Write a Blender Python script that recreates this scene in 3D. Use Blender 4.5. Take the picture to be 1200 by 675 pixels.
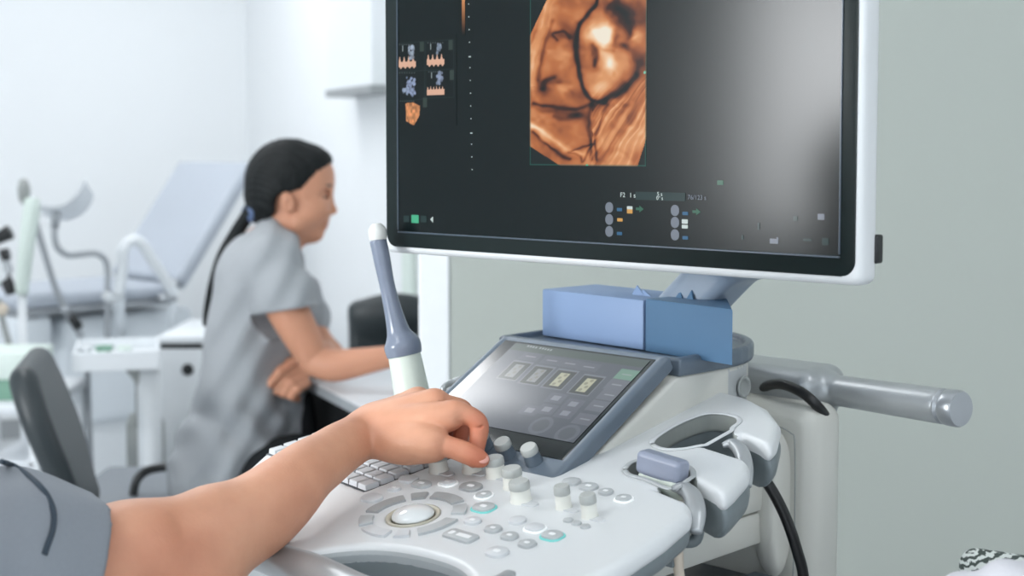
import bpy, bmesh, math
import numpy as np
from mathutils import Matrix, Vector, Euler
for o in list(bpy.data.objects): bpy.data.objects.remove(o)
SC = bpy.context.scene
COL = SC.collection
R = math.radians
# ------------------------------------------------------------------ camera
F_PX, PPY, HORIZON = 1667.0, 275.0, 172.0
PITCH = math.atan((PPY - HORIZON) / F_PX)
CAMZ = 1.27
cam_d = bpy.data.cameras.new('camera'); cam = bpy.data.objects.new('camera', cam_d); COL.objects.link(cam)
cam.location = (0, 0, CAMZ); cam.rotation_euler = (math.pi / 2 - PITCH, 0, 0)
cam_d.sensor_width = 36.0; cam_d.lens = 36.0 * F_PX / 1200.0
cam_d.shift_y = -(337.5 - PPY) / 1200.0
cam_d.clip_start = 0.02
cam_d.dof.use_dof = True; cam_d.dof.focus_distance = 1.32; cam_d.dof.aperture_fstop = 5.7
SC.camera = cam
# ------------------------------------------------------------------ world, exposure, lights
SC.view_settings.view_transform = 'Standard'; SC.view_settings.look = 'None'
SC.view_settings.exposure = 0.0; SC.view_settings.gamma = 1.0
try: SC.view_settings.use_curve_mapping = False
except Exception: pass
SC.cycles.use_denoising = True
SC.cycles.max_bounces = 8; SC.cycles.diffuse_bounces = 5; SC.cycles.glossy_bounces = 4
SC.cycles.sample_clamp_indirect = 6.0
world = bpy.data.worlds.new('sky'); SC.world = world; world.use_nodes = True
bgn = world.node_tree.nodes['Background']; bgn.inputs[0].default_value = (0.80, 0.90, 1.0, 1); bgn.inputs[1].default_value = 2.0

def area_light(name, loc, target, sx, sy, power, color):
    d = bpy.data.lights.new(name, 'AREA'); d.shape = 'RECTANGLE'; d.size = sx; d.size_y = sy
    d.energy = power; d.color = color
    o = bpy.data.objects.new(name, d); COL.objects.link(o); o.location = loc
    o.rotation_euler = (Vector(target) - Vector(loc)).to_track_quat('-Z', 'Y').to_euler()
    return o
area_light('window_daylight', (-3.36, -.42, 1.47), (0, -.42, 1.47), 1.34, 1.04, 160.0, (0.965, 0.985, 1.0))
area_light('rear_fill_light', (0.6, -2.66, 1.6), (0.6, 3, 1.4), 2.6, 1.4, 6.0, (0.93, 0.97, 1.0))  # added unseen window, fill for camera-facing surfaces
CEIL_LAMPS = [(-1.3, 0.6), (1.3, 0.6), (-1.16, 2.98), (-2.5, 4.4), (-1.35, 4.9), (1.1, -1.4)]
CEIL_POWER = [3.6, 3.6, 9, 9.5, 9.5, 2]

# ------------------------------------------------------------------ frames and picture measurements
def rotz(a): return Matrix.Rotation(a, 4, 'Z')
def rotx(a): return Matrix.Rotation(a, 4, 'X')
TR = Matrix.Translation
M_MACH = TR((0, 1.25, 0)) @ rotz(R(-44.0))
DECK_T = R(10.5)
M_DECK = M_MACH @ TR((0, 0, .97)) @ rotx(DECK_T)
M_MON = M_MACH @ TR((-.287, .1057, 1.1638)) @ rotz(R(2.1)) @ rotx(math.pi / 2)
M_PANEL = M_MACH @ TR((.0245, .030, .9765)) @ rotx(R(29.6))
def ray(x, y):
    a = (x - 600) / F_PX; b = (PPY - y) / F_PX; c, s = math.cos(PITCH), math.sin(PITCH)
    return Vector((a, c + b * s, -s + b * c))
def at(x, y, d): return Vector((0, 0, CAMZ)) + ray(x, y) * d
def onz(x, y, z):
    r = ray(x, y); return Vector((0, 0, CAMZ)) + r * ((z - CAMZ) / r.z)
def fr(M, x, y, h=0.0):
    """point of the picture measured on the plane z=h of frame M, as (x, y) there"""
    Mi = M.inverted(); o = Mi @ Vector((0, 0, CAMZ)); d = Mi.to_3x3() @ ray(x, y)
    s = (h - o.z) / d.z; p = o + d * s
    return p.x, p.y
def mv(px, py, v):
    """point of the picture on the machine's plane v (depth), machine coordinates"""
    Mi = M_MACH.inverted(); o = Mi @ Vector((0, 0, CAMZ)); d = Mi.to_3x3() @ ray(px, py)
    s = (v - o.y) / d.y; return o + d * s

# ------------------------------------------------------------------ materials
def lin(c):
    return tuple(((v / 255) / 12.92 if v / 255 <= .04045 else ((v / 255 + .055) / 1.055) ** 2.4) for v in c)
def mat(name, rgb, rough=.5, metal=0., spec=.5, noise=0., nscale=30., bump=0., bscale=200., sss=0., coat=0., coat_r=.05, emit=None, estr=0., stretch=None):
    m = bpy.data.materials.new(name); m.use_nodes = True; nt = m.node_tree; b = nt.nodes['Principled BSDF']
    c = lin(rgb) + (1,)
    b.inputs['Base Color'].default_value = c; b.inputs['Roughness'].default_value = rough
    b.inputs['Metallic'].default_value = metal; b.inputs['Specular IOR Level'].default_value = spec
    tc = nt.nodes.new('ShaderNodeTexCoord')
    src = tc.outputs['Object']
    if stretch:
        mp = nt.nodes.new('ShaderNodeMapping'); mp.inputs['Scale'].default_value = stretch
        nt.links.new(src, mp.inputs[0]); src = mp.outputs[0]
    n = nt.nodes.new('ShaderNodeTexNoise'); n.inputs['Scale'].default_value = nscale; n.inputs['Detail'].default_value = 4
    nt.links.new(src, n.inputs['Vector'])
    mx = nt.nodes.new('ShaderNodeMixRGB'); mx.blend_type = 'MIX'
    k = max(noise, .02)
    mx.inputs[1].default_value = tuple(v * (1 - k) for v in c[:3]) + (1,)
    mx.inputs[2].default_value = tuple(min(1, v * (1 + k)) for v in c[:3]) + (1,)
    nt.links.new(n.outputs[0], mx.inputs[0]); nt.links.new(mx.outputs[0], b.inputs['Base Color'])
    if bump:
        n2 = nt.nodes.new('ShaderNodeTexNoise'); n2.inputs['Scale'].default_value = bscale; n2.inputs['Detail'].default_value = 3
        nt.links.new(src, n2.inputs['Vector'])
        bp = nt.nodes.new('ShaderNodeBump'); bp.inputs['Strength'].default_value = bump; bp.inputs['Distance'].default_value = .002
        nt.links.new(n2.outputs[0], bp.inputs['Height']); nt.links.new(bp.outputs[0], b.inputs['Normal'])
    if sss:
        b.inputs['Subsurface Weight'].default_value = sss; b.inputs['Subsurface Radius'].default_value = (.012, .005, .003); b.inputs['Subsurface Scale'].default_value = 1.0
    if coat:
        b.inputs['Coat Weight'].default_value = coat; b.inputs['Coat Roughness'].default_value = coat_r
    if emit:
        b.inputs['Emission Color'].default_value = lin(emit) + (1,); b.inputs['Emission Strength'].default_value = estr
    return m
def vmat(name, attr, rough=.5, emission=0.0, base=True, spec=.5, bump=0):
    m = bpy.data.materials.new(name); m.use_nodes = True; nt = m.node_tree; b = nt.nodes['Principled BSDF']
    a = nt.nodes.new('ShaderNodeAttribute'); a.attribute_name = attr
    if base: nt.links.new(a.outputs['Color'], b.inputs['Base Color'])
    else: b.inputs['Base Color'].default_value = (.002, .005, .0055, 1)
    if emission:
        nt.links.new(a.outputs['Color'], b.inputs['Emission Color']); b.inputs['Emission Strength'].default_value = emission
    b.inputs['Roughness'].default_value = rough; b.inputs['Specular IOR Level'].default_value = spec
    return m
M = {}
M['wall'] = mat('white_wall_paint', (233, 236, 238), .7, noise=.01, nscale=3, bump=.05, bscale=60)
M['gray_wall'] = mat('grey_wall_paint', (170, 176, 170), .62, noise=.025, nscale=2.0, bump=.05, bscale=90)
M['ceiling'] = mat('ceiling_paint', (240, 240, 240), .8)
M['floor'] = mat('pale_grey_vinyl', (196, 200, 203), .35, noise=.05, nscale=4)
M['skirting'] = mat('grey_skirting', (150, 154, 156), .5)
M['frame_white'] = mat('white_frame', (235, 238, 240), .4)
M['plastic'] = mat('white_plastic', (213, 216, 217), .33, noise=.012, nscale=8, bump=.03, bscale=900)
M['plastic_warm'] = mat('warm_white_plastic', (205, 205, 198), .4, noise=.012, nscale=8, bump=.03, bscale=900)
M['plastic_grey'] = mat('grey_plastic', (150, 154, 152), .45)
M['slate'] = mat('slate_plastic', (96, 108, 120), .34)
M['under'] = mat('grey_under_shell', (112, 121, 124), .42)
M['recess'] = mat('grey_recess_wall', (166, 172, 174), .45)
M['cup'] = mat('cup_liner_grey', (146, 151, 147), .5)
M['dark_slate'] = mat('dark_slate_plastic', (62, 74, 86), .3)
M['black'] = mat('black_plastic', (24, 27, 28), .35)
M['cable'] = mat('black_cable_rubber', (20, 21, 22), .32)
M['bezel'] = mat('black_bezel', (14, 26, 26), .42, spec=.18)
M['silver'] = mat('silver_paint', (172, 176, 178), .34, metal=.40)
M['key'] = mat('key_grey', (202, 205, 208), .45)
M['key_gap'] = mat('keyboard_well', (104, 108, 112), .6)
M['button'] = mat('button_grey', (178, 182, 183), .4)
M['button_light'] = mat('button_light_grey', (204, 207, 209), .4)
M['button_dark'] = mat('button_dark_grey', (158, 160, 160), .4)
M['legend'] = mat('printed_white', (232, 234, 234), .5)
M['teal'] = mat('teal_lit_edge', (120, 205, 200), .4, emit=(120, 215, 210), estr=.08)
M['whitelit'] = mat('white_lit_edge', (245, 248, 248), .4, emit=(255, 255, 255), estr=.12)
M['knob_white'] = mat('knob_white', (226, 226, 218), .35)
M['knob_grey'] = mat('knob_grey', (172, 175, 172), .4)
M['arm_slate'] = mat('arm_slate', (134, 148, 164), .35)
M['ball'] = mat('trackball', (218, 222, 222), .08, coat=.6)
M['ball_ring'] = mat('trackball_ring', (186, 182, 166), .25)
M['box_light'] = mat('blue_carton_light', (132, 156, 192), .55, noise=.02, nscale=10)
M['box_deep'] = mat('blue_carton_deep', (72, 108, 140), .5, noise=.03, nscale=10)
M['probe_blue'] = mat('slate_blue_probe', (118, 127, 143), .22, noise=.01)
M['probe_grey'] = mat('lilac_grey_probe', (140, 147, 164), .28)
M['probe_tip'] = mat('probe_tip_white', (214, 216, 212), .35)
M['probe_pale'] = mat('probe_pale_green', (206, 214, 203), .4)
M['beige_cable'] = mat('beige_cable', (206, 194, 178), .45)
M['skin'] = mat('skin', (212, 166, 140), .5, noise=.10, nscale=14, bump=.10, bscale=420, sss=.12, spec=.4)
M['skin_w'] = mat('skin_warm', (202, 146, 118), .5, noise=.08, nscale=14, sss=.1, spec=.35)
M['skin_tone'] = mat('skin_with_tone', (214, 166, 140), .48, noise=.06, nscale=60, bump=.14, bscale=420, sss=.10, spec=.4)
nt_ = M['skin_tone'].node_tree; a_n = nt_.nodes.new('ShaderNodeAttribute'); a_n.attribute_name = 'tone'
ml_ = nt_.nodes.new('ShaderNodeMixRGB'); ml_.blend_type = 'MULTIPLY'; ml_.inputs[0].default_value = 1.0
nz_ = nt_.nodes.new('ShaderNodeTexNoise'); nz_.inputs['Scale'].default_value = 26; nz_.inputs['Detail'].default_value = 5
rp_ = nt_.nodes.new('ShaderNodeValToRGB'); rp_.color_ramp.elements[0].position = .3; rp_.color_ramp.elements[0].color = (.90, .84, .82, 1); rp_.color_ramp.elements[1].position = .7; rp_.color_ramp.elements[1].color = (1.05, 1.05, 1.05, 1)
tc_n = nt_.nodes.new('ShaderNodeTexCoord'); nt_.links.new(tc_n.outputs['Object'], nz_.inputs['Vector']); nt_.links.new(nz_.outputs[0], rp_.inputs[0])
nt_.links.new(a_n.outputs['Color'], ml_.inputs[1]); nt_.links.new(rp_.outputs[0], ml_.inputs[2]); nt_.links.new(ml_.outputs[0], nt_.nodes['Principled BSDF'].inputs['Base Color'])
M['nail'] = mat('fingernail', (222, 160, 146), .25)
M['scrub'] = mat('grey_scrub_cloth', (160, 164, 168), .85, noise=.05, nscale=300, bump=.25, bscale=900, spec=.2)
M['scrub_op'] = mat('grey_blue_scrub_cloth', (140, 146, 153), .85, noise=.05, nscale=300, bump=.25, bscale=1400, spec=.2)
M['piping'] = mat('dark_piping', (48, 62, 74), .7)
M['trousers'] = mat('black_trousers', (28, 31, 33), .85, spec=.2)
M['hair'] = mat('black_hair', (17, 21, 22), .62, spec=.25, noise=.4, nscale=60, bump=.3, bscale=160, stretch=(1, 1, .15))
M['hairtie'] = mat('blue_hair_tie', (92, 112, 148), .6, noise=.5, nscale=80)
M['lip'] = mat('lip', (186, 116, 104), .5)
M['eye'] = mat('eye_dark', (46, 36, 32), .4)
M['leather'] = mat('dark_leather', (40, 48, 51), .42, bump=.15, bscale=300)
M['seat_grey'] = mat('grey_seat', (124, 130, 136), .6)
M['desk'] = mat('white_desk_laminate', (222, 226, 230), .4)
M['desk_edge'] = mat('grey_desk_edge', (150, 156, 160), .5)
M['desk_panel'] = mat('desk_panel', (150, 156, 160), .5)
M['couch'] = mat('pale_blue_vinyl', (180, 187, 197), .5)
M['couch_base'] = mat('couch_white', (222, 228, 233), .4)
M['chrome'] = mat('brushed_metal', (170, 174, 178), .3, metal=.6)
M['palegreen'] = mat('pale_green_plastic', (214, 226, 219), .45)
M['green'] = mat('green_items', (120, 160, 140), .6)
M['sheet'] = mat('white_sheet', (205, 205, 211), .85, bump=.2, bscale=400)
M['sheet_blue'] = mat('pale_blue_sheet', (166, 182, 214), .85, bump=.2, bscale=400)
M['lamp'] = mat('lamp_diffuser', (255, 255, 255), .5, emit=(250, 252, 255), estr=4.0)
M['whiteenamel'] = mat('white_enamel', (228, 232, 235), .35)
M['softwhite'] = mat('soft_white_tissue', (226, 222, 212), .7)

# ------------------------------------------------------------------ object helpers
WM = {}
def link(o, parent=None, world_m=None):
    COL.objects.link(o)
    w = world_m if world_m is not None else Matrix.Identity(4)
    if parent is not None:
        o.parent = parent; o.matrix_parent_inverse = WM[parent.name].inverted()
    o.matrix_basis = w; WM[o.name] = w
    return o
def tag(o, label=None, cat=None, group=None, kind=None):
    if label: o['label'] = label
    if cat: o['category'] = cat
    if group: o['group'] = group
    if kind: o['kind'] = kind
    return o
def root(name, loc, label, cat, group=None, rz=0.):
    o = bpy.data.objects.new(name, None); o.empty_display_size = .05
    link(o, None, TR(loc) @ rotz(rz)); return tag(o, label, cat, group)
def obj(name, vf, mats, parent=None, frame=None, smooth=True, auto=None, fmat=None):
    """vf=(verts, faces) in frame coordinates -> object whose origin sits at its own centre"""
    v, f = vf
    v = np.asarray(v, dtype=np.float64).reshape(-1, 3)
    if frame is not None:
        A = np.array(frame); v = v @ A[:3, :3].T + A[:3, 3]
    c = (v.max(0) + v.min(0)) / 2; c[2] = v[:, 2].min()
    me = bpy.data.meshes.new(name); v = v - c
    if isinstance(f, np.ndarray) and f.ndim == 2:
        n, k = f.shape
        me.vertices.add(len(v)); me.vertices.foreach_set('co', v.ravel().astype(np.float32))
        me.loops.add(n * k); me.loops.foreach_set('vertex_index', f.ravel().astype(np.int32))
        me.polygons.add(n); me.polygons.foreach_set('loop_start', np.arange(0, n * k, k, dtype=np.int32))
        me.polygons.foreach_set('loop_total', np.full(n, k, dtype=np.int32)) if False else None
        me.update(calc_edges=True)
    else:
        me.from_pydata(v.tolist(), [], [list(map(int, q)) for q in f]); me.update()
    if not isinstance(mats, (list, tuple)): mats = [mats]
    for m in mats: me.materials.append(m)
    n = len(me.polygons)
    if fmat is not None: me.polygons.foreach_set('material_index', np.asarray(fmat, dtype=np.int32))
    me.polygons.foreach_set('use_smooth', np.full(n, bool(smooth)))
    if auto and smooth:
        try: me.set_sharp_from_angle(angle=R(auto))
        except Exception: pass
    me.update()
    o = bpy.data.objects.new(name, me)
    return link(o, parent, TR(c))
def clone(src, name, world_m, parent=None):
    o = src.copy(); o.name = name; o.parent = None; COL.objects.link(o)
    if parent is not None: o.parent = parent; o.matrix_parent_inverse = WM[parent.name].inverted()
    o.matrix_basis = world_m; WM[o.name] = world_m
    return o
def join(*vfs):
    V, Fc, n = [], [], 0
    for v, f in vfs:
        V.append(np.asarray(v, float).reshape(-1, 3)); Fc += [[int(i) + n for i in q] for q in f]; n += len(V[-1])
    return np.vstack(V), Fc
def xf(vf, Mx):
    A = np.array(Mx); v = np.asarray(vf[0], float); return v @ A[:3, :3].T + A[:3, 3], vf[1]
def rbox(x0, x1, y0, y1, z0, z1, b=.003, seg=2):
    bm = bmesh.new(); bmesh.ops.create_cube(bm, size=1)
    for v in bm.verts: v.co = Vector(((x0 + x1) / 2 + v.co.x * (x1 - x0), (y0 + y1) / 2 + v.co.y * (y1 - y0), (z0 + z1) / 2 + v.co.z * (z1 - z0)))
    if b > 0: bmesh.ops.bevel(bm, geom=list(bm.edges), offset=b, segments=seg, profile=.5, affect='EDGES')
    return bmout(bm)
def bmout(bm):
    bm.verts.index_update(); r = ([tuple(v.co) for v in bm.verts], [[v.index for v in f.verts] for f in bm.faces]); bm.free(); return r
def prism(pts, z0, z1, b=.002, seg=2, taper=0.):
    """polygon pts (ccw) extruded z0..z1 with its top rim bevelled"""
    bm = bmesh.new()
    cx = sum(p[0] for p in pts) / len(pts); cy = sum(p[1] for p in pts) / len(pts)
    lo = [bm.verts.new((p[0], p[1], z0)) for p in pts]
    hi = [bm.verts.new((cx + (p[0] - cx) * (1 - taper), cy + (p[1] - cy) * (1 - taper), z1)) for p in pts]
    n = len(pts)
    bm.faces.new(lo[::-1]); top = bm.faces.new(hi)
    for i in range(n): bm.faces.new((lo[i], lo[(i + 1) % n], hi[(i + 1) % n], hi[i]))
    if b > 0: bmesh.ops.bevel(bm, geom=list(top.edges), offset=b, segments=seg, profile=.5, affect='EDGES')
    bmesh.ops.recalc_face_normals(bm, faces=list(bm.faces))
    return bmout(bm)
def rrect(cx, cy, w, h, r, n=5, ang=0.):
    P = []
    for k, (sx, sy) in enumerate(((1, 1), (-1, 1), (-1, -1), (1, -1))):
        for i in range(n + 1):
            a = math.pi / 2 * (k + i / n)
            P.append((sx * (w / 2 - r) + r * math.cos(a), sy * (h / 2 - r) + r * math.sin(a)))
    c, s = math.cos(ang), math.sin(ang)
    return [(cx + x * c - y * s, cy + x * s + y * c) for x, y in P]
def lathe(prof, n=32, cx=0., cy=0., sx=1., sy=1.):
    V, Fc = [], []
    for r, z in prof:
        for i in range(n):
            a = 2 * math.pi * i / n; V.append((cx + r * sx * math.cos(a), cy + r * sy * math.sin(a), z))
    for j in range(len(prof) - 1):
        for i in range(n):
            k = (i + 1) % n; Fc.append([j * n + i, j * n + k, (j + 1) * n + k, (j + 1) * n + i])
    Fc.append(list(range(n))[::-1]); Fc.append([(len(prof) - 1) * n + i for i in range(n)])
    return V, Fc
def spline(P, n=8, closed=False):
    P = [np.array(p, float) for p in P]; out = []
    m = len(P)
    rng = m if closed else m - 1
    for i in range(rng):
        if closed: p0, p1, p2, p3 = P[(i - 1) % m], P[i], P[(i + 1) % m], P[(i + 2) % m]
        else: p0, p1, p2, p3 = P[max(i - 1, 0)], P[i], P[i + 1], P[min(i + 2, m - 1)]
        for j in range(n):
            t = j / n; out.append(.5 * ((2 * p1) + (-p0 + p2) * t + (2 * p0 - 5 * p1 + 4 * p2 - p3) * t * t + (-p0 + 3 * p1 - 3 * p2 + p3) * t ** 3))
    if not closed: out.append(P[-1])
    return out
def tube(P, r, n=12, smooth=8, flat=1.0, closed=False):
    if smooth: 
        if isinstance(r, (list, tuple)):
            q = spline([list(p) + [rr] for p, rr in zip(P, r)], smooth, closed); P = [a[:3] for a in q]; r = [a[3] for a in q]
        else: P = spline(P, smooth, closed); r = [r] * len(P)
    else:
        P = [np.array(p, float) for p in P]; r = list(r) if isinstance(r, (list, tuple)) else [r] * len(P)
    V, Fc = [], []; N = None
    m = len(P)
    for i, p in enumerate(P):
        t = P[(i + 1) % m] - P[i - 1] if closed else P[min(i + 1, m - 1)] - P[max(i - 1, 0)]
        t = t / (np.linalg.norm(t) + 1e-9)
        if N is None:
            N = np.cross(t, (0, 0, 1)); 
            if np.linalg.norm(N) < .1: N = np.cross(t, (0, 1, 0))
        N = N - t * (N @ t); N /= np.linalg.norm(N); B = np.cross(t, N)
        for k in range(n):
            a = 2 * math.pi * k / n; V.append(p + r[i] * (math.cos(a) * N + flat * math.sin(a) * B))
    for i in range(m if closed else m - 1):
        for k in range(n):
            k2 = (k + 1) % n; j = (i + 1) % m
            Fc.append([i * n + k, i * n + k2, j * n + k2, j * n + k][::-1])
    if not closed:
        Fc.append(list(range(n))); Fc.append([(m - 1) * n + k for k in range(n)][::-1])
    return np.array(V), Fc

# ------------------------------------------------------------------ distance-field modelling (smooth continuous bodies)
def smin(a, b, k):
    if k <= 0: return np.minimum(a, b)
    h = np.clip(.5 + .5 * (b - a) / k, 0, 1); return b + (a - b) * h - k * h * (1 - h)
class SDF:
    def __init__(s, lo, hi, h):
        s.lo = np.array(lo, float); s.h = h; s.n = np.ceil((np.array(hi, float) - s.lo) / h).astype(int) + 1
        s.D = np.full(s.n, 1.0, np.float32)
    def grid(s, bmin, bmax, m):
        a = np.clip(np.floor((np.array(bmin) - m - s.lo) / s.h).astype(int), 0, s.n)
        b = np.clip(np.ceil((np.array(bmax) + m - s.lo) / s.h).astype(int) + 1, 0, s.n)
        if np.any(b <= a): return None, None
        ax = [(s.lo[i] + s.h * np.arange(a[i], b[i])).astype(np.float32) for i in range(3)]
        return tuple(slice(a[i], b[i]) for i in range(3)), (ax[0][:, None, None], ax[1][None, :, None], ax[2][None, None, :])
    def put(s, sl, d, k, mode):
        if mode == 'add': s.D[sl] = smin(s.D[sl], d, k)
        elif mode == 'sub': s.D[sl] = -smin(-s.D[sl], d, k)
        elif mode == 'and': s.D[sl] = -smin(-s.D[sl], -d, k)
    def cap(s, a, b, ra, rb=None, k=.01, mode='add', flat=None):
        rb = ra if rb is None else rb; a = np.array(a, float); b = np.array(b, float); r = max(ra, rb)
        sl, g = s.grid(np.minimum(a, b) - r, np.maximum(a, b) + r, k + 4 * s.h)
        if sl is None: return
        ba = b - a; bb = float(ba @ ba) + 1e-12
        p = [g[i] - a[i] for i in range(3)]
        t = np.clip((p[0] * ba[0] + p[1] * ba[1] + p[2] * ba[2]) / bb, 0, 1)
        q = [p[i] - t * ba[i] for i in range(3)]
        if flat is not None:   # flat=(axis, factor): squash distance along an axis
            ax, fc = np.array(flat[0], float), flat[1]; ax /= np.linalg.norm(ax)
            dp = q[0] * ax[0] + q[1] * ax[1] + q[2] * ax[2]
            d2 = q[0] ** 2 + q[1] ** 2 + q[2] ** 2 + dp ** 2 * (fc * fc - 1)
        else: d2 = q[0] ** 2 + q[1] ** 2 + q[2] ** 2
        s.put(sl, (np.sqrt(d2) - (ra + (rb - ra) * t)).astype(np.float32), k, mode)
    def chain(s, pts, rs, k=.01, **kw):
        for i in range(len(pts) - 1): s.cap(pts[i], pts[i + 1], rs[i], rs[i + 1], k, **kw)
    def ell(s, c, r, rot=None, k=.01, mode='add'):
        c = np.array(c, float); r = np.array(r, float); m = r.max()
        sl, g = s.grid(c - m, c + m, k + 4 * s.h)
        if sl is None: return
        p = [g[i] - c[i] for i in range(3)]
        if rot is not None:
            A = np.array(rot)[:3, :3].T; p = [A[i, 0] * p[0] + A[i, 1] * p[1] + A[i, 2] * p[2] for i in range(3)]
        k0 = np.sqrt((p[0] / r[0]) ** 2 + (p[1] / r[1]) ** 2 + (p[2] / r[2]) ** 2)
        k1 = np.sqrt((p[0] / r[0] ** 2) ** 2 + (p[1] / r[1] ** 2) ** 2 + (p[2] / r[2] ** 2) ** 2) + 1e-9
        s.put(sl, (k0 * (k0 - 1) / k1).astype(np.float32), k, mode)
    def box(s, c, half, r=.0, rot=None, k=0., mode='add'):
        c = np.array(c, float); half = np.array(half, float); m = np.linalg.norm(half)
        bb = half if rot is None else np.array([m] * 3)
        sl, g = s.grid(c - bb, c + bb, k + 4 * s.h)
        if sl is None: return
        p = [g[i] - c[i] for i in range(3)]
        if rot is not None:
            A = np.array(rot)[:3, :3].T; p = [A[i, 0] * p[0] + A[i, 1] * p[1] + A[i, 2] * p[2] for i in range(3)]
        q = [np.abs(p[i]) - (half[i] - r) for i in range(3)]
        d = np.sqrt(np.maximum(q[0], 0) ** 2 + np.maximum(q[1], 0) ** 2 + np.maximum(q[2], 0) ** 2) + np.minimum(np.maximum(np.maximum(q[0], q[1]), q[2]), 0) - r
        s.put(sl, d.astype(np.float32), k, mode)
    def extr(s, poly, z0, z1, r=0., k=0., mode='add', rin=0.):
        """2D polygon extruded in z; r rounds the rim"""
        P = np.array(poly, float)
        sl, g = s.grid((P[:, 0].min(), P[:, 1].min(), z0), (P[:, 0].max(), P[:, 1].max(), z1), k + 6 * s.h)
        d2 = poly_sdf(P, g[0][:, :, 0], g[1][:, :, 0])[:, :, None] + r + rin
        dz = np.abs(g[2] - (z0 + z1) / 2) - ((z1 - z0) / 2 - r)
        d = np.sqrt(np.maximum(d2, 0) ** 2 + np.maximum(dz, 0) ** 2) + np.minimum(np.maximum(d2, dz), 0) - r
        s.put(sl, d.astype(np.float32), k, mode)
    def half(s, p, nrm, k=0.):
        """cut away the side the normal points to"""
        nrm = np.array(nrm, float); nrm /= np.linalg.norm(nrm); p = np.array(p, float)
        sl, g = s.grid(s.lo, s.lo + s.h * s.n, 0)
        s.put(sl, ((g[0] - p[0]) * nrm[0] + (g[1] - p[1]) * nrm[1] + (g[2] - p[2]) * nrm[2]).astype(np.float32), k, 'and')
    def warp(s, fn):
        sl, g = s.grid(s.lo, s.lo + s.h * s.n, 0); s.D[sl] = s.D[sl] + fn(*g).astype(np.float32)
    def mesh(s):
        D = s.D; D[0] = np.maximum(D[0], s.h); D[-1] = np.maximum(D[-1], s.h); D[:, 0] = np.maximum(D[:, 0], s.h); D[:, -1] = np.maximum(D[:, -1], s.h); D[:, :, 0] = np.maximum(D[:, :, 0], s.h); D[:, :, -1] = np.maximum(D[:, :, -1], s.h)
        I = D < 0
        n = np.array(D.shape) - 1
        cnt = np.zeros(n, np.int8)
        for dx in (0, 1):
            for dy in (0, 1):
                for dz in (0, 1): cnt += I[dx:dx + n[0], dy:dy + n[1], dz:dz + n[2]]
        act = (cnt > 0) & (cnt < 8); idx = np.argwhere(act)
        ids = np.full(n, -1, np.int32); ids[act] = np.arange(len(idx))
        acc = np.zeros((len(idx), 3)); c = np.zeros(len(idx))
        corners = [(a, b, d) for a in (0, 1) for b in (0, 1) for d in (0, 1)]
        val = {q: D[idx[:, 0] + q[0], idx[:, 1] + q[1], idx[:, 2] + q[2]].astype(np.float64) for q in corners}
        for q in corners:
            for ax in range(3):
                if q[ax] == 0:
                    q2 = list(q); q2[ax] = 1; q2 = tuple(q2)
                    a, b = val[q], val[q2]; m = (a < 0) != (b < 0)
                    t = np.where(m, a / np.where(m, a - b, 1), 0)
                    pt = np.tile(np.array(q, float), (len(idx), 1)); pt[:, ax] += t
                    acc[m] += pt[m]; c[m] += 1
        V = (idx + acc / c[:, None]) * s.h + s.lo
        Q = []
        for ax in range(3):
            a = np.moveaxis(I, ax, 0); e = a[:-1] != a[1:]; w = np.argwhere(e)
            other = [i for i in range(3) if i != ax]
            P = np.zeros((len(w), 3), int); P[:, ax] = w[:, 0]; P[:, other[0]] = w[:, 1]; P[:, other[1]] = w[:, 2]
            ok = (P[:, other[0]] > 0) & (P[:, other[1]] > 0) & (P[:, other[0]] < n[other[0]]) & (P[:, other[1]] < n[other[1]]); P = P[ok]
            ins = I[P[:, 0], P[:, 1], P[:, 2]]
            def cell(d0, d1):
                C = P.copy(); C[:, other[0]] -= d0; C[:, other[1]] -= d1; return ids[C[:, 0], C[:, 1], C[:, 2]]
            q = np.stack([cell(1, 1), cell(0, 1), cell(0, 0), cell(1, 0)], 1)
            flip = ~ins if ax != 1 else ins
            q[flip] = q[flip][:, ::-1]; Q.append(q)
        return V, np.vstack(Q)
def poly_sdf(P, X, Y):
    d = np.full(np.broadcast(X, Y).shape, 1e9); sgn = np.ones_like(d); n = len(P)
    for i in range(n):
        a, b = P[i], P[i - 1]; e = b - a; wx, wy = X - a[0], Y - a[1]
        t = np.clip((wx * e[0] + wy * e[1]) / (e @ e + 1e-12), 0, 1)
        d = np.minimum(d, (wx - e[0] * t) ** 2 + (wy - e[1] * t) ** 2)
        c1 = Y >= a[1]; c2 = Y < b[1]; c3 = e[0] * wy > e[1] * wx
        sgn = np.where((c1 & c2 & c3) | (~c1 & ~c2 & ~c3), -sgn, sgn)
    return sgn * np.sqrt(d)
def face_centres(vf):
    V, Fq = vf; return V[Fq].mean(1)

# ================================================================== ROOM
def struct(name, vf, m, **kw):
    o = obj(name, vf, m, smooth=False, **kw); o['kind'] = 'structure'; return o
CZ = 2.75
CORNER = Vector((-1.209, 6.5, 0)); BD = Vector((-.939, -.344, 0)); SD = Vector((.352, -.936, 0))
SDn = (Vector((-110 - 600, F_PX, 0)).normalized()) * -1     # side wall runs from the corner toward the camera
def wall_between(a, b, t, z0=0., z1=CZ):
    """vertical slab from a to b, thickness t to the left of a->b"""
    a = Vector((a[0], a[1])); b = Vector((b[0], b[1])); d = (b - a).normalized(); nrm = Vector((-d.y, d.x)) * t
    return prism([tuple(a), tuple(b), tuple(b + nrm), tuple(a + nrm)], z0, z1, b=0)
struct('floor', rbox(-3.4, 3.6, -2.7, 7.2, -.1, 0, 0), M['floor'])
struct('ceiling', rbox(-3.4, 3.6, -2.7, 7.2, CZ, CZ + .1, 0), M['ceiling'])
bk_end = CORNER + BD * ((3.4 - 1.209) / .939)
struct('wall_back', wall_between(CORNER.xy, bk_end.xy, -.12), M['wall'])
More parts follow.
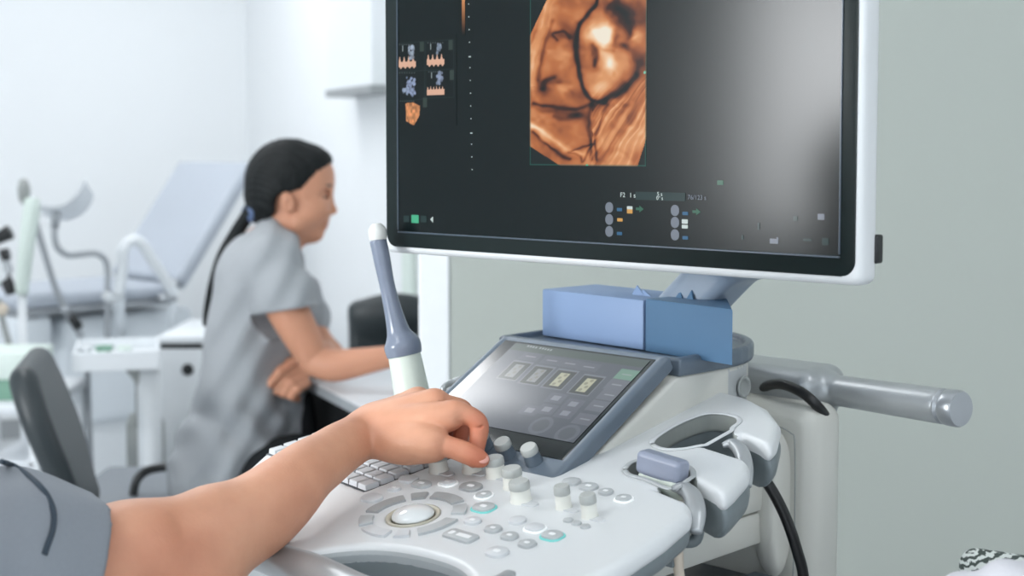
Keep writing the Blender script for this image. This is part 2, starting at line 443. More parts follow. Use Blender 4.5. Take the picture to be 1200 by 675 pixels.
sd_end = CORNER + SDn * 3.9
struct('wall_side', wall_between(CORNER.xy, sd_end.xy, .12), M['wall'])
bsk = wall_between((CORNER + BD * .02).xy, bk_end.xy, .015, 0, .085)
struct('baseboard_back', bsk, M['skirting'])
struct('baseboard_side', wall_between((CORNER + SDn * .02).xy, sd_end.xy, -.015, 0, .085), M['skirting'])
# grey partition just behind the machine, white end post
PY0 = 2.40
struct('wall_partition', rbox(-.112, 3.5, PY0, PY0 + .11, 0, CZ, 0), M['gray_wall'])
struct('trim_1', rbox(-.158, -.106, PY0 - .004, PY0 + .13, 0, CZ, .003), M['frame_white'])
struct('wall_right', rbox(3.4, 3.52, -2.6, PY0 + .1, 0, CZ, 0), M['wall'])
# left wall with a window opening, rear wall with an added unseen one for fill
wy0, wy1, wz0, wz1 = -1.10, .26, .94, 2.0
LX = -3.3
parts = [rbox(LX - .12, LX, -2.6, wy0, 0, CZ, 0), rbox(LX - .12, LX, wy1, 6.0, 0, CZ, 0), rbox(LX - .12, LX, wy0, wy1, 0, wz0, 0), rbox(LX - .12, LX, wy0, wy1, wz1, CZ, 0)]
struct('wall_left', join(*parts), M['wall'])
def window(name, x0, x1, y0, y1, z0, z1, axis):
    t = .06; ps = []
    if axis == 'y':
        xc = (x0 + x1) / 2
        for a, b in ((y0, y0 + t), (y1 - t, y1), ((y0 + y1) / 2 - t / 2, (y0 + y1) / 2 + t / 2)): ps.append(rbox(xc - .03, xc + .03, a, b, z0, z1, .004))
        for a, b in ((z0, z0 + t), (z1 - t, z1)): ps.append(rbox(xc - .03, xc + .03, y0, y1, a, b, .004))
    else:
        yc = (y0 + y1) / 2
        for a, b in ((x0, x0 + t), (x1 - t, x1), ((x0 + x1) / 2 - t / 2, (x0 + x1) / 2 + t / 2)): ps.append(rbox(a, b, yc - .03, yc + .03, z0, z1, .004))
        for a, b in ((z0, z0 + t), (z1 - t, z1)): ps.append(rbox(x0, x1, yc - .03, yc + .03, a, b, .004))
    struct(name, join(*ps), M['frame_white'])
window('window_1', LX - .12, LX, wy0, wy1, wz0, wz1, 'y')
rx0, rx1, rz0, rz1 = -.8, 2.0, .85, 2.35
parts = [rbox(-3.42, rx0, -2.72, -2.6, 0, CZ, 0), rbox(rx1, 3.52, -2.72, -2.6, 0, CZ, 0), rbox(rx0, rx1, -2.72, -2.6, 0, rz0, 0), rbox(rx0, rx1, -2.72, -2.6, rz1, CZ, 0)]
struct('wall_rear', join(*parts), M['wall'])
window('rear_fill_window', rx0, rx1, -2.72, -2.6, rz0, rz1, 'x')
# ceiling lights
for i, (x, y) in enumerate(CEIL_LAMPS):
    t = root('ceiling_light', (x, y, CZ - .04), 'square white ceiling light panel ' + ('above the operator at the left', 'above the right side of the machine', 'over the desk, seen mirrored in the touch panel', 'over the foot of the examination couch', 'over the seated woman\'s end of the back wall', 'behind the camera by the added rear window')[i], 'ceiling light', 'ceiling light panels')
    fo = join(rbox(x - .32, x + .32, y - .32, y - .29, CZ - .04, CZ - .001, .003), rbox(x - .32, x + .32, y + .29, y + .32, CZ - .04, CZ - .001, .003),
              rbox(x - .32, x - .29, y - .29, y + .29, CZ - .04, CZ - .001, .003), rbox(x + .29, x + .32, y - .29, y + .29, CZ - .04, CZ - .001, .003))
    obj('lamp_frame', fo, M['frame_white'], t, smooth=False)
    obj('diffuser', rbox(x - .29, x + .29, y - .29, y + .29, CZ - .03, CZ - .002, 0), M['lamp'], t, smooth=False)
    area_light('ceiling_lamp_glow', (x, y, CZ - .05), (x, y, 0), .58, .58, CEIL_POWER[i], (.98, .99, 1.0))

# ================================================================== ULTRASOUND MACHINE
MR = bpy.data.objects.new('ultrasound_machine', None); MR.empty_display_size = .1
link(MR, None, M_MACH)
tag(MR, 'white and slate ultrasound machine with a large monitor showing an orange scan', 'ultrasound machine')
c10 = math.cos(DECK_T)
def dk(px, py, h=0.): return fr(M_DECK, px, py, h)
# --- console deck outline (deck frame: x to the machine's right, y away from the operator)
CX = -.055
right = [(.08, -.198), (.135, -.192), (.168, -.172), (.183, -.135), (.190, -.080), (.187, -.02), (.180, .022), (.166, .045)]
lobe2 = [(.184, .062), (.180, .085), (.171, .118), (.158, .140)]
lobe3 = [(.160, .160), (.150, .195), (.130, .232), (.098, .262), (.060, .282), (.020, .290)]
rs = right + lobe2 + lobe3
left = [(-.294, .110), (-.300, .07), (-.304, .02), (-.305, -.03), (-.299, -.055), (-.280, -.088), (-.264, -.118), (-.240, -.150), (-.20, -.178), (-.14, -.194)]
outline = rs + [(2 * CX - x, y) for x, y in rs[::-1] if y > .115] + left
hole = spline([(-.062, -.206), (-.045, -.176), (-.012, -.152), (.03, -.142), (.075, -.143), (.108, -.160), (.125, -.19), (.09, -.222), (.02, -.236), (-.04, -.226)], 6, True)
hole = [(p[0], p[1]) for p in hole]
cup1 = [dk(*p) for p in ((733, 549), (742, 541), (762, 538), (797, 543), (812, 553), (806, 574), (784, 573), (757, 562), (737, 556))]
cup1s = [(p[0], p[1]) for p in spline(cup1, 4, True)]
slot1 = [(.125, .048), (.23, .022), (.235, .044), (.14, .082)]
cup2 = [dk(*p) for p in ((764, 519), (775, 508), (800, 494), (826, 485), (848, 485), (864, 489), (866, 495), (858, 502), (858, 512), (842, 520), (822, 522), (800, 526), (777, 526))]
cup2s = [(p[0], p[1]) for p in spline(cup2, 4, True)]
slot2 = [(.10, .150), (.20, .128), (.205, .158), (.115, .190)]
mir = lambda P: [(2 * CX - x, y) for x, y in P][::-1]
kb_ang = R(-7.5); kb_o = dk(428, 574)
def kbp(i, j): # keyboard coordinates: i to the left, j away
    c, s = math.cos(kb_ang), math.sin(kb_ang)
    return kb_o[0] + (-i) * c - j * s, kb_o[1] + (-i) * s + j * c
KBW, KBH = .182, .118
kbwell = [kbp(KBW + .003, -.003), kbp(-.003, -.003), kbp(-.003, KBH + .003), kbp(KBW + .003, KBH + .003)]
tb = dk(484, 604)
S = SDF((-.325, -.275, -.062), (.215, .305, .012), .0019)
S.extr(outline, -.020, 0., r=.009, rin=0.)
S.extr(hole, -.08, .02, r=.0, k=.008, mode='sub')
for P in (cup1s, cup2s, mir(cup2s), mir(cup1s)): S.extr(P, -.2, .05, k=.004, mode='sub')
for P in (slot1, slot2, mir(slot1), mir(slot2)): S.extr(P, -.2, .05, k=.006, mode='sub')
S.extr(kbwell, -.004, .03, k=.001, mode='sub')
S.cap((tb[0], tb[1], -.03), (tb[0], tb[1], .03), .0235, k=.0015, mode='sub')
S.D = S.D
vf = S.mesh(); fc = face_centres(vf)
kw = poly_sdf(np.array(kbwell), fc[:, 0], fc[:, 1])
fm = np.where((kw < .001) & (fc[:, 2] < -.002), 2, 0)
hd = poly_sdf(np.array(hole), fc[:, 0], fc[:, 1]); fm[(hd < .004) & (fc[:, 2] < -.006)] = 1
for P in (cup1s, cup2s):
    pd = poly_sdf(np.array(P), fc[:, 0], fc[:, 1]); fm[(pd < .0035) & (fc[:, 2] < -.0012)] = 3
console = obj('control_console', vf, [M['plastic'], M['recess'], M['key_gap'], M['cup']], MR, M_DECK, fmat=fm)
# grey under shell, drawn in towards the middle as it goes down
S = SDF((-.325, -.275, -.085), (.215, .305, -.008), .003)
S.extr(outline, -.037, -.008, r=.0140, rin=.003)
back_part = [p for p in outline if p[1] > .03]
S.extr(back_part, -.050, -.010, r=.0195, rin=.004, k=.01)
S.extr(hole, -.2, .05, k=.006, mode='sub')
for P in (cup1s, mir(cup1s), cup2s, mir(cup2s)):
    S.extr(P, -.046, .05, k=.003, mode='sub', rin=-.002)
for P in (slot1, slot2, mir(slot1), mir(slot2)): S.extr(P, -.2, .05, k=.006, mode='sub')
obj('console_under_shell', S.mesh(), M['under'], MR, M_DECK)
wl = [p for p in hole if p[1] > -.192 and p[0] < .118]
i0 = max(range(len(hole)), key=lambda i: (hole[i][1] < -.192) and (hole[(i + 1) % len(hole)][1] >= -.192))
wl = []
for k_ in range(len(hole)):
    p = hole[(i0 + 1 + k_) % len(hole)]
    if p[1] < -.192: break
    wl.append(p)
V = []; Fc = []
for p in wl: V += [(p[0], p[1], -.004), (p[0], p[1] + .0005, -.034), (p[0], p[1] + .005, -.034), (p[0], p[1] + .005, -.004)]
for i in range(len(wl) - 1):
    for k_ in range(4): Fc.append([i * 4 + k_, i * 4 + (k_ + 1) % 4, i * 4 + 4 + (k_ + 1) % 4, i * 4 + 4 + k_])
obj('palm_recess_wall', (V, Fc), M['recess'], MR, M_DECK)
# pale rim rings around the cups, silver cable caps beside the notches
def ring_strip(P, w, h, z=0.0005):
    P = [np.array(p) for p in P]; n = len(P); V = []; Fc = []
    area = sum(P[i][0] * P[(i + 1) % n][1] - P[(i + 1) % n][0] * P[i][1] for i in range(n)); sg = 1 if area > 0 else -1
    for i in range(n):
        t = P[(i + 1) % n] - P[i - 1]; t /= np.linalg.norm(t) + 1e-9; o_ = np.array((t[1], -t[0])) * sg
        a = P[i] + o_ * .0005; b = P[i] + o_ * w
        V += [(a[0], a[1], z - h), (a[0], a[1], z + .0008), (b[0], b[1], z + .0006), (b[0], b[1], z - h)]
    for i in range(n):
        j = (i + 1) % n
        for k in range(4): Fc.append([i * 4 + k, i * 4 + (k + 1) % 4, j * 4 + (k + 1) % 4, j * 4 + k])
    return V, Fc
def open_strip(P, r, keep):
    return tube([(p[0], p[1], .0) for p in P if keep(p)], r, 8, 0, flat=.35)
obj('cup_rim', open_strip(cup1s, .0028, lambda p: p[0] < .142), M['button'], MR, M_DECK)
obj('cup_rim', open_strip(cup2s, .0026, lambda p: not (p[0] > .105 and .145 < p[1] < .2)), M['button_light'], MR, M_DECK)
for pth, rr in (([dk(788, 566), dk(799, 567), dk(810, 572), dk(814, 583), dk(812, 592)], .0075), ([dk(846, 516), dk(858, 515), dk(868, 521), dk(872, 532), dk(872, 540)], .0065)):
    P = [(x, y, z) for (x, y), z in zip(pth, (-.005, -.004, -.007, -.014, -.024))]
    obj('cable_notch_cap', tube(P, [rr * .5, rr, rr * 1.15, rr * 1.1, rr * .7], 14, 6, flat=.7), M['silver'], MR, M_DECK)
# front grab handle
P = [(*dk(x_, y_, z_), z_) for x_, y_, z_ in ((292, 648, -.016), (330, 658, -.014), (372, 674, -.012), (430, 700, -.014), (500, 716, -.014), (556, 706, -.012), (586, 692, -.008), (598, 678, -.006))]
obj('front_handle', tube(P, [.013, .0165, .0175, .0175, .0175, .0165, .014, .009], 20, 8, flat=.85), M['silver'], MR, M_DECK)
# --- keyboard
KB = obj('keyboard', prism([kbp(KBW + .0015, -.0015), kbp(KBW + .0015, KBH + .0015), kbp(-.0015, KBH + .0015), kbp(-.0015, -.0015)][::-1], -.0035, -.0022, .0004, 1), M['key_gap'], MR, M_DECK, smooth=False)
rows, colsn = 7, 12
kx, ky = KBW / colsn, KBH / rows
keyshape = xf(prism([(-kx / 2 + .0008, -ky / 2 + .0008), (kx / 2 - .0008, -ky / 2 + .0008), (kx / 2 - .0008, ky / 2 - .0008), (-kx / 2 + .0008, ky / 2 - .0008)], 0, .0050, .0006, 2, .10), Matrix.Identity(4))
key0 = None
for j in range(rows):
    for i in range(colsn):
        off = (0, .0, 0, 0, 0, 0, 0)[j]
        x, y = kbp((i + .5) * kx + off, (j + .5) * ky)
        Wk = M_DECK @ TR((x, y, -.0020)) @ rotz(kb_ang) @ rotx(R(-3))
        if key0 is None:
            key0 = obj('key', keyshape, M['key'], KB, None, smooth=False); COL.objects.unlink(key0)
            base_me = key0.data; bpy.data.objects.remove(key0); key0 = 1
        k = bpy.data.objects.new('key', base_me); link(k, KB, Wk)
# --- trackball
obj('trackball_ring', lathe([(.0236, -.004), (.0240, .0006), (.0225, .0012), (.0190, -.0012), (.0185, -.006), (.0236, -.006)], 48, *tb), M['ball_ring'], MR, M_DECK)
th = [(0.0001 if a == 0 else .0188 * math.sin(a), .0188 * math.cos(a) * .42 + .0) for a in [math.pi * .5 * i / 12 for i in range(12, -1, -1)]]
obj('trackball', lathe(th, 40, *tb), M['ball'], MR, M_DECK)
def arcseg(a0, a1, r0, r1, n=14):
    A = [R(a0 + (a1 - a0) * i / n) for i in range(n + 1)]
    return [(tb[0] + r1 * math.cos(a), tb[1] + r1 * math.sin(a)) for a in A] + [(tb[0] + r0 * math.cos(a), tb[1] + r0 * math.sin(a)) for a in A[::-1]]
for a0, a1, dark in ((-10, 24, 0), (30, 54, 0), (60, 118, 1), (122, 146, 1), (151, 207, 1), (213, 237, 1), (242, 292, 0), (298, 322, 0)):
    pass
for px_a, px_b, dark in (((418, 620), (446, 634), 0),):
    pass
def ang_of(px, py):
    x, y = dk(px, py); return math.degrees(math.atan2(y - tb[1], x - tb[0]))
def seg(pa, pb, m):
    a, b = ang_of(*pa), ang_of(*pb)
    if b < a: b += 360
    obj('ring_button', prism(arcseg(a, b, .0355, .0475), -.001, .0022, .0009, 2), m, MR, M_DECK, auto=40)
g = lambda x, y: (390 + x / 5, 540 + y / 5)
for pa, pb, m in ((g(500, 435), g(715, 350), 'button'), (g(715, 318), g(742, 268), 'button'), (g(755, 245), g(600, 195), 'button_dark'), (g(560, 200), g(460, 218), 'button_dark'),
                  (g(418, 218), g(205, 305), 'button_dark'), (g(205, 330), g(172, 384), 'button'), (g(155, 410), g(300, 455), 'button_light'), (g(345, 465), g(450, 440), 'button_light')):
    a, b = ang_of(*pa), ang_of(*pb)
    d = (b - a) % 360
    if d > 180: a, b = b, a
    if b < a: b += 360
    obj('ring_button', prism(arcseg(a, b, .0350, .0470), -.001, .0024, .0009, 2), M[m], MR, M_DECK, auto=40)
# --- push buttons: picture position, width, depth, colour, legend, lit rim
BT = [((436, 585), .021, .017, 'button_light', 0, None), ((462, 574), .013, .010, 'button_light', 1, None), ((479, 563), .020, .015, 'button_light', 0, None),
      ((494, 569), .020, .014, 'button', 1, None), ((525, 567), .016, .013, 'button_light', 1, 'whitelit'), ((552, 572), .022, .017, 'button_dark', 1, None),
      ((567, 581.5), .014, .014, 'button', 1, 'whitelit'), ((567, 596), .020, .017, 'button', 1, 'teal'), ((554, 612), .015, .013, 'button_light', 1, None),
      ((578, 621.5), .015, .013, 'button', 1, None), ((606.6, 611.4), .015, .014, 'button_light', 0, None), ((627, 620), .017, .014, 'button_light', 0, 'whitelit'),
      ((647.5, 629), .018, .015, 'button', 1, 'teal'), ((597.4, 630), .015, .013, 'button', 1, None), ((618, 639), .015, .013, 'button', 1, None),
      ((582.5, 648.6), .019, .017, 'button_light', 1, None), ((670, 566), .017, .014, 'button', 0, None), ((690, 572), .017, .014, 'button', 1, None),
      ((710, 578), .013, .012, 'button', 1, None), ((731, 585.5), .014, .012, 'button', 1, 'whitelit')]
for (px, py), w, h, mm, leg, rim in BT:
    x, y = dk(px, py)
    b = obj('push_button', prism(rrect(x, y, w, h, min(w, h) * .42), -.001, .0026, .0008, 2), M[mm], MR, M_DECK, auto=40)
    if rim: obj('lit_rim', prism(rrect(x, y, w + .0026, h + .0026, min(w, h) * .44), -.001, .0012, .0004, 1), M[rim], b, M_DECK, smooth=False)
    if leg: obj('printed_symbol', prism(rrect(x, y, w * .34, h * .26, h * .08, 2), .0024, .00285, 0), M['legend'], b, M_DECK, smooth=False)
x, y = dk(540, 629.5)
b = obj('push_button', prism(rrect(x, y, .033, .015, .003, ang=R(-2)), -.001, .0022, .0008), M['button'], MR, M_DECK, auto=40)
obj('button_window', prism(rrect(x + .004, y, .015, .005, .001, 2), .0020, .0026, 0), M['legend'], b, M_DECK, smooth=False)
obj('printed_symbol', prism(rrect(x - .010, y, .005, .006, .001, 2), .0020, .0026, 0), M['legend'], b, M_DECK, smooth=False)
for px, py in ((666, 610.7), (675.5, 614), (686, 618)):
    x, y = dk(px, py); obj('small_button', prism(rrect(x, y, .0085, .0075, .0034), -.001, .0018, .0006), M['button'], MR, M_DECK, auto=40)
# --- rotary knobs on the deck
def knob(px, py, r, hgt, frame=M_DECK, low='knob_white', top='knob_grey', pos=None, foot=True):
    x, y = pos if pos else fr(frame, px, py)
    if foot: fo_ = prism(rrect(x + .006, y - .002, r * 3.1, r * 1.1, r * .5), -.0005, .0012, .0004, 1)
    k = obj('rotary_knob', lathe([(r * 1.05, .0), (r * 1.05, .001), (r * .98, .0022), (r * .93, hgt * .62), (r * .95, hgt * .64)], 40, x, y), M[low], MR, frame, auto=35)
    n = 44; V = []; Fc = []
    prof = [(.97, hgt * .62), (1.0, hgt * .66), (.97, hgt * .93), (.88, hgt), (.001, hgt)]
    for rr, z in prof:
        for i in range(n):
            q = 1 + (.018 * (1 if i % 2 else -1) if rr > .9 else 0); a = 2 * math.pi * i / n
            V.append((x + r * rr * q * math.cos(a), y + r * rr * q * math.sin(a), z))
    for j in range(len(prof) - 1):
        for i in range(n): Fc.append([j * n + i, j * n + (i + 1) % n, (j + 1) * n + (i + 1) % n, (j + 1) * n + i])
    obj('knob_cap', (V, Fc), M[top], k, frame, auto=35)
    if foot: obj('knob_skirt', fo_, M['button_light'], k, frame, smooth=False)
    return k
for px, py in ((514.5, 552), (553.5, 552), (581.5, 558), (602, 571), (611, 587)): knob(px, py, .0092, .0185)
for px, py in ((661, 595), (691.5, 605.5)): knob(px, py, .0070, .0200)

# --- touch panel: slate frame, black glass, display
def pp(px, py, h=0.): return fr(M_PANEL, px, py, h)
pTL = pp(617, 389); pTR = pp(797, 424); PLEN = (pTL[1] + pTR[1]) / 2
PW0 = -.222; PW1 = .002
S = SDF((PW0 - .012, -.04, -.05), (PW1 + .012, PLEN + .012, .01), .0018)
S.extr([(PW0, -.012), (PW0 + .02, -.026), (PW1 - .024, -.026), (PW1, -.010), (PW1, PLEN), (PW0, PLEN)], -.018, 0., r=.004)
S.extr([(PW0 + .008, pp(663, 539.5)[1] - .0012), (PW1 - .009, pp(663, 539.5)[1] - .0012), (PW1 - .009, PLEN - .007), (PW0 + .008, PLEN - .007)], -.0012, .02, mode='sub', k=.001)
obj('touch_panel_frame', S.mesh(), M['slate'], MR, M_PANEL)
GY = pp(663, 539.5)[1]
gl = (PW0 + .0095, PW1 - .0105, GY, PLEN - .0085)
M['touch_glass'] = mat('touch_glass', (22, 30, 31), .16, spec=.8)
TG = obj('touch_screen', rbox(gl[0], gl[1], gl[2], gl[3], -.003, -.0004, .0006, 1), M['touch_glass'], MR, M_PANEL, smooth=False)
# display content as emitting pixels just below the top of the glass
def raster_obj(name, img, x0, x1, y0, y1, z, frame, parent, m):
    H, W = img.shape[:2]
    xs = np.linspace(x0, x1, W); ys = np.linspace(y0, y1, H)
    X, Y = np.meshgrid(xs, ys); V = np.stack([X, Y, np.full_like(X, z)], -1).reshape(-1, 3)
    i = np.arange(W * H).reshape(H, W); Fq = np.stack([i[:-1, :-1], i[:-1, 1:], i[1:, 1:], i[1:, :-1]], -1).reshape(-1, 4)
    o = obj(name, (V, Fq), m, parent, frame, smooth=False)
    at_ = o.data.color_attributes.new('pixels', 'FLOAT_COLOR', 'POINT')
    c = np.ones((H * W, 4), np.float32); c[:, :3] = img.reshape(-1, 3); at_.data.foreach_set('color', c.ravel()); return o
def L(c): return np.array(lin(c))
class Paint:
    def __init__(s, x0, x1, y0, y1, res):
        s.x0, s.x1, s.y0, s.y1 = x0, x1, y0, y1
        s.W = int((x1 - x0) / res) + 1; s.H = int((y1 - y0) / res) + 1
        s.X, s.Y = np.meshgrid(np.linspace(x0, x1, s.W), np.linspace(y0, y1, s.H)); s.res = res
        s.I = np.zeros((s.H, s.W, 3))
    def fill(s, mask, c, a=1.):
        mk = (mask * a)[..., None]; s.I = s.I * (1 - mk) + np.array(c) * mk
    def rect(s, x0, x1, y0, y1, c, a=1., soft=None):
        f = soft or s.res
        m = np.clip((s.X - x0) / f + .5, 0, 1) * np.clip((x1 - s.X) / f + .5, 0, 1) * np.clip((s.Y - y0) / f + .5, 0, 1) * np.clip((y1 - s.Y) / f + .5, 0, 1)
        s.fill(m, c, a)
    def line(s, pts, w, c, a=1.):
        d = np.full(s.X.shape, 1e9)
        for p, q in zip(pts[:-1], pts[1:]):
            e = np.array(q) - np.array(p); t = np.clip(((s.X - p[0]) * e[0] + (s.Y - p[1]) * e[1]) / (e @ e + 1e-12), 0, 1)
            d = np.minimum(d, np.hypot(s.X - p[0] - t * e[0], s.Y - p[1] - t * e[1]))
        s.fill(np.clip((w / 2 - d) / s.res + .5, 0, 1), c, a)
    def disc(s, x, y, r, c, a=1.):
        s.fill(np.clip((r - np.hypot(s.X - x, s.Y - y)) / s.res + .5, 0, 1), c, a)
dTL = pp(618, 400); dTR = pp(759, 426); dBR = pp(672, 519)
DX0, DX1, DY0, DY1 = PW0 + .028, (dTR[0] + dBR[0]) / 2, dBR[1], (dTL[1] + dTR[1]) / 2
P = Paint(DX0, DX1, DY0, DY1, .0007)
P.I[:] = L((70, 74, 82))
def gq(x, y): return pp(520 + x / 4.217, 380 + y / 4.217)
def qrect(cx, cy, w, h, c, a=1.):
    x, y = gq(cx, cy); P.rect(x - w / 2, x + w / 2, y - h / 2, y + h / 2, c, a); return x, y
P.rect(DX0, DX1, DY1 - .012, DY1, L((60, 70, 66)))
for i, (cx, cy) in enumerate(((352, 228), (460, 252), (575, 272), (705, 300))):
    x, y = qrect(cx, cy, .028, .032, L((96, 99, 106)))
    P.rect(x - .0125, x + .0125, y - .0145, y + .0135, L((48, 52, 50)))
    col = L((150, 150, 128)) if i > 1 else L((112, 114, 116))
    P.rect(x - .006, x + .006, y - .011, y + .010, col)
    for k in range(4): P.disc(x + (.002 if k % 2 else -.002), y - .008 + k * .005, .0022, L((98, 98, 84)), .7)
for k, (cx, cy) in enumerate(((905, 250), (855, 300), (818, 350), (765, 405), (698, 470))):
    qrect(cx, cy, .024, .016, L((92, 122, 108)) if k == 0 else L((86, 89, 97)))
    qrect(cx, cy, .012, .0016, L((130, 134, 138)), .7)
for cx, cy in ((430, 160), (535, 180), (625, 195), (718, 212)):
    qrect(cx, cy, .026, .013, L((78, 81, 89))); qrect(cx, cy, .014, .0016, L((122, 124, 130)), .8)
for cx, cy in ((555, 365), (640, 395), (425, 425), (510, 420), (600, 440)):
    qrect(cx, cy, .022, .015, L((80, 83, 92)))
    qrect(cx, cy, .010, .007, L((128, 132, 140)), .6)
for cx, cy in ((480, 500), (610, 540)):
    x, y = gq(cx, cy); P.disc(x, y, .013, L((88, 92, 100)), .8); P.disc(x, y, .009, L((70, 74, 80)), .8)
for k in range(9):
    x, y = gq(418 + k * 13 + (8 if k > 3 else 0), 108 + k * 2.5); P.rect(x - .001, x + .001, y - .0014, y + .0014, L((150, 155, 155)), .8)
M['touch_pix'] = vmat('touch_display_pixels', 'pixels', .24, emission=1.25, base=False, spec=.9)
raster_obj('display', P.I, DX0, DX1, DY0, DY1, .0001, M_PANEL, TG, M['touch_pix'])
for px, py in ((569, 524), (595, 534), (626, 541)): knob(px, py, .0082, .0175, M_PANEL, 'slate', 'knob_grey', foot=False)

# --- housing behind the touch panel (machine frame, side profile extruded across) and tray on top
S = SDF((-.245, .02, .93), (.085, .46, 1.085), .0028)
prof = [(.045, .972), (.085, .985), (.205, 1.046), (.400, 1.046), (.385, 1.00), (.345, .955), (.30, .945), (.10, .945)]
def prof_field(x, y, z):
    return poly_sdf(np.array(prof), y[0, :, :], z[0, :, :])[None, :, :] + 0 * x
sl, gg = S.grid(S.lo, S.lo + S.h * S.n, 0)
d2 = prof_field(*gg); ax_ = -.094; hw = .120
# rounded far end in plan
plan = [(-.214, .02), (.026, .02), (.027, .26)] + [(-.094 + .121 * math.cos(a), .285 + .125 * math.sin(a)) for a in [math.pi * i / 16 for i in range(17)]] + [(-.215, .26)]
dp = poly_sdf(np.array(plan), gg[0][:, :, 0], gg[1][:, :, 0])[:, :, None]
S.put(sl, (-smin(-d2.astype(np.float32), -dp.astype(np.float32), .004)), 0, 'add')
S.cap((.02, .322, 1.022), (.045, .322, 1.022), .0001, .0001)
S.ell((.033, .318, 1.021), (.012, .024, .019), k=.003, mode='sub')
vf = S.mesh(); fc = face_centres(vf)
fm = np.where((np.abs(fc[:, 1] - .318) < .027) & (np.abs(fc[:, 2] - 1.021) < .021) & (fc[:, 0] > .0), 1, 0)
obj('panel_housing', vf, [M['plastic_warm'], M['button']], MR, M_MACH, fmat=fm)
obj('side_port', xf(lathe([(.010, 0), (.012, .002), (.0105, .003), (.008, .003), (.0075, -.002)], 28), TR((.0225, .322, 1.021)) @ Matrix.Rotation(math.pi / 2, 4, 'Y')), M['plastic_grey'], MR, M_MACH)
tplan = [(.030, .205), (.032, .27)] + [(-.094 + .126 * math.cos(a), .285 + .133 * math.sin(a)) for a in [math.pi * i / 20 for i in range(21)]] + [(-.220, .27), (-.218, .205)]
S = SDF((-.235, .19, 1.035), (.05, .44, 1.085), .0022)
S.extr(tplan, 1.045, 1.064, r=.004)
S.extr(tplan, 1.058, 1.10, rin=.010, mode='sub', k=.002)
obj('top_tray', S.mesh(), M['slate'], MR, M_MACH)

# --- monitor
mW = .555; mz_top = .385
Mi = M_MON
def mn(px, py, h=0.): return fr(M_MON, px, py, h)
sBL = mn(470.5, 268); sBR = mn(982.5, 299)
SX0, SX1, SY0 = sBL[0], sBR[0], (sBL[1] + sBR[1]) / 2
SY1 = SY0 + (SX1 - SX0) * 9 / 16
MT = SY1 + .030
S = SDF((-.015, -.018, -.075), (mW + .02, MT + .02, .006), .0028)
S.box(((mW) / 2, MT / 2 - .001, -.013), (mW / 2 + .006, MT / 2 + .0065, .0145), r=.008)
S.box((mW / 2, MT / 2, -.035), (mW / 2 - .03, MT / 2 - .04, .022), r=.018, k=.02)
obj('monitor_shell', S.mesh(), M['plastic'], MR, M_MON)
MB = obj('monitor', prism(rrect(mW / 2, MT / 2, mW, MT, .012, 6), -.0205, .0022, .0015, 3), M['bezel'], MR, M_MON, auto=40)
obj('edge_button', rbox(-.0035, .0035, -.012, .012, -.006, .006, .002), M['black'], MR, M_MON @ TR((mW + .0045, .022, -.026)))
M['screen'] = mat('screen_glass', (6, 16, 17), .175, spec=.21, coat=.0)
SG = obj('screen', rbox(SX0 - .0015, SX1 + .0015, SY0 - .0015, SY1 + .0015, .0018, .0024, 0), M['screen'], MB, M_MON, smooth=False)
lip = join(rbox(SX0 - .0028, SX1 + .0028, SY0 - .0032, SY0 - .0016, .0018, .0036, .0004, 1), rbox(SX0 - .0028, SX1 + .0028, SY1 + .0016, SY1 + .0032, .0018, .0036, .0004, 1),
           rbox(SX0 - .0030, SX0 - .0016, SY0, SY1, .0018, .0036, .0004, 1), rbox(SX1 + .0016, SX1 + .0030, SY0, SY1, .0018, .0036, .0004, 1))
obj('inner_lip', lip, M['dark_slate'], MB, M_MON, smooth=False)
# the scan picture: rendered on its own pixel grid, features measured from the photograph
rng = np.random.default_rng(7)
def vnoise(X, Y, sx, sy, seed):
    r_ = np.random.default_rng(seed); T = r_.random((64, 64)); u, v = X / sx, Y / sy
    iu, iv = np.floor(u).astype(int), np.floor(v).astype(int); fu, fv = u - iu, v - iv
    fu = fu * fu * (3 - 2 * fu); fv = fv * fv * (3 - 2 * fv)
    g_ = lambda a, b: T[a % 64, b % 64]
    return (g_(iu, iv) * (1 - fu) + g_(iu + 1, iv) * fu) * (1 - fv) + (g_(iu, iv + 1) * (1 - fu) + g_(iu + 1, iv + 1) * fu) * fv
fa = mn(623, 193.5); fb = mn(759, 195)
FX0, FX1, FY0 = fa[0], fb[0], (fa[1] + fb[1]) / 2
FY1 = FY0 + .245
P = Paint(FX0, FX1, FY0, FY1, .00075)
# crop coordinates (579x675 view of 600..780 x 0..210) for each pixel
A0 = np.array(mn(600, 0)); 
def crop_xy():
    # invert the plane mapping numerically: world -> picture
    Wm = np.array(M_MON); pts = np.stack([P.X, P.Y, np.full_like(P.X, .003)], -1) @ Wm[:3, :3].T + Wm[:3, 3]
    d = pts - np.array([0, 0, CAMZ]); c, s = math.cos(PITCH), math.sin(PITCH)
    f = d[..., 1] * c - d[..., 2] * s; u = d[..., 1] * s + d[..., 2] * c
    return (600 + F_PX * d[..., 0] / f - 600) * 3.217, (PPY - F_PX * u / f) * 3.217
CXp, CYp = crop_xy()
wx = CXp + 22 * (vnoise(CXp, CYp, 60, 60, 1) - .5) + 10 * (vnoise(CXp, CYp, 22, 22, 2) - .5)
wy_ = CYp + 22 * (vnoise(CXp, CYp, 60, 60, 3) - .5) + 10 * (vnoise(CXp, CYp, 22, 22, 4) - .5)
def G(x, y, sx, sy, ang=0):
    c, s = math.cos(R(ang)), math.sin(R(ang)); a = (wx - x) * c + (wy_ - y) * s; b = -(wx - x) * s + (wy_ - y) * c
    return np.exp(-(a / sx) ** 2 - (b / sy) ** 2)
lx_ = CXp + .45 * (wx - CXp); ly_ = CYp + .45 * (wy_ - CYp)
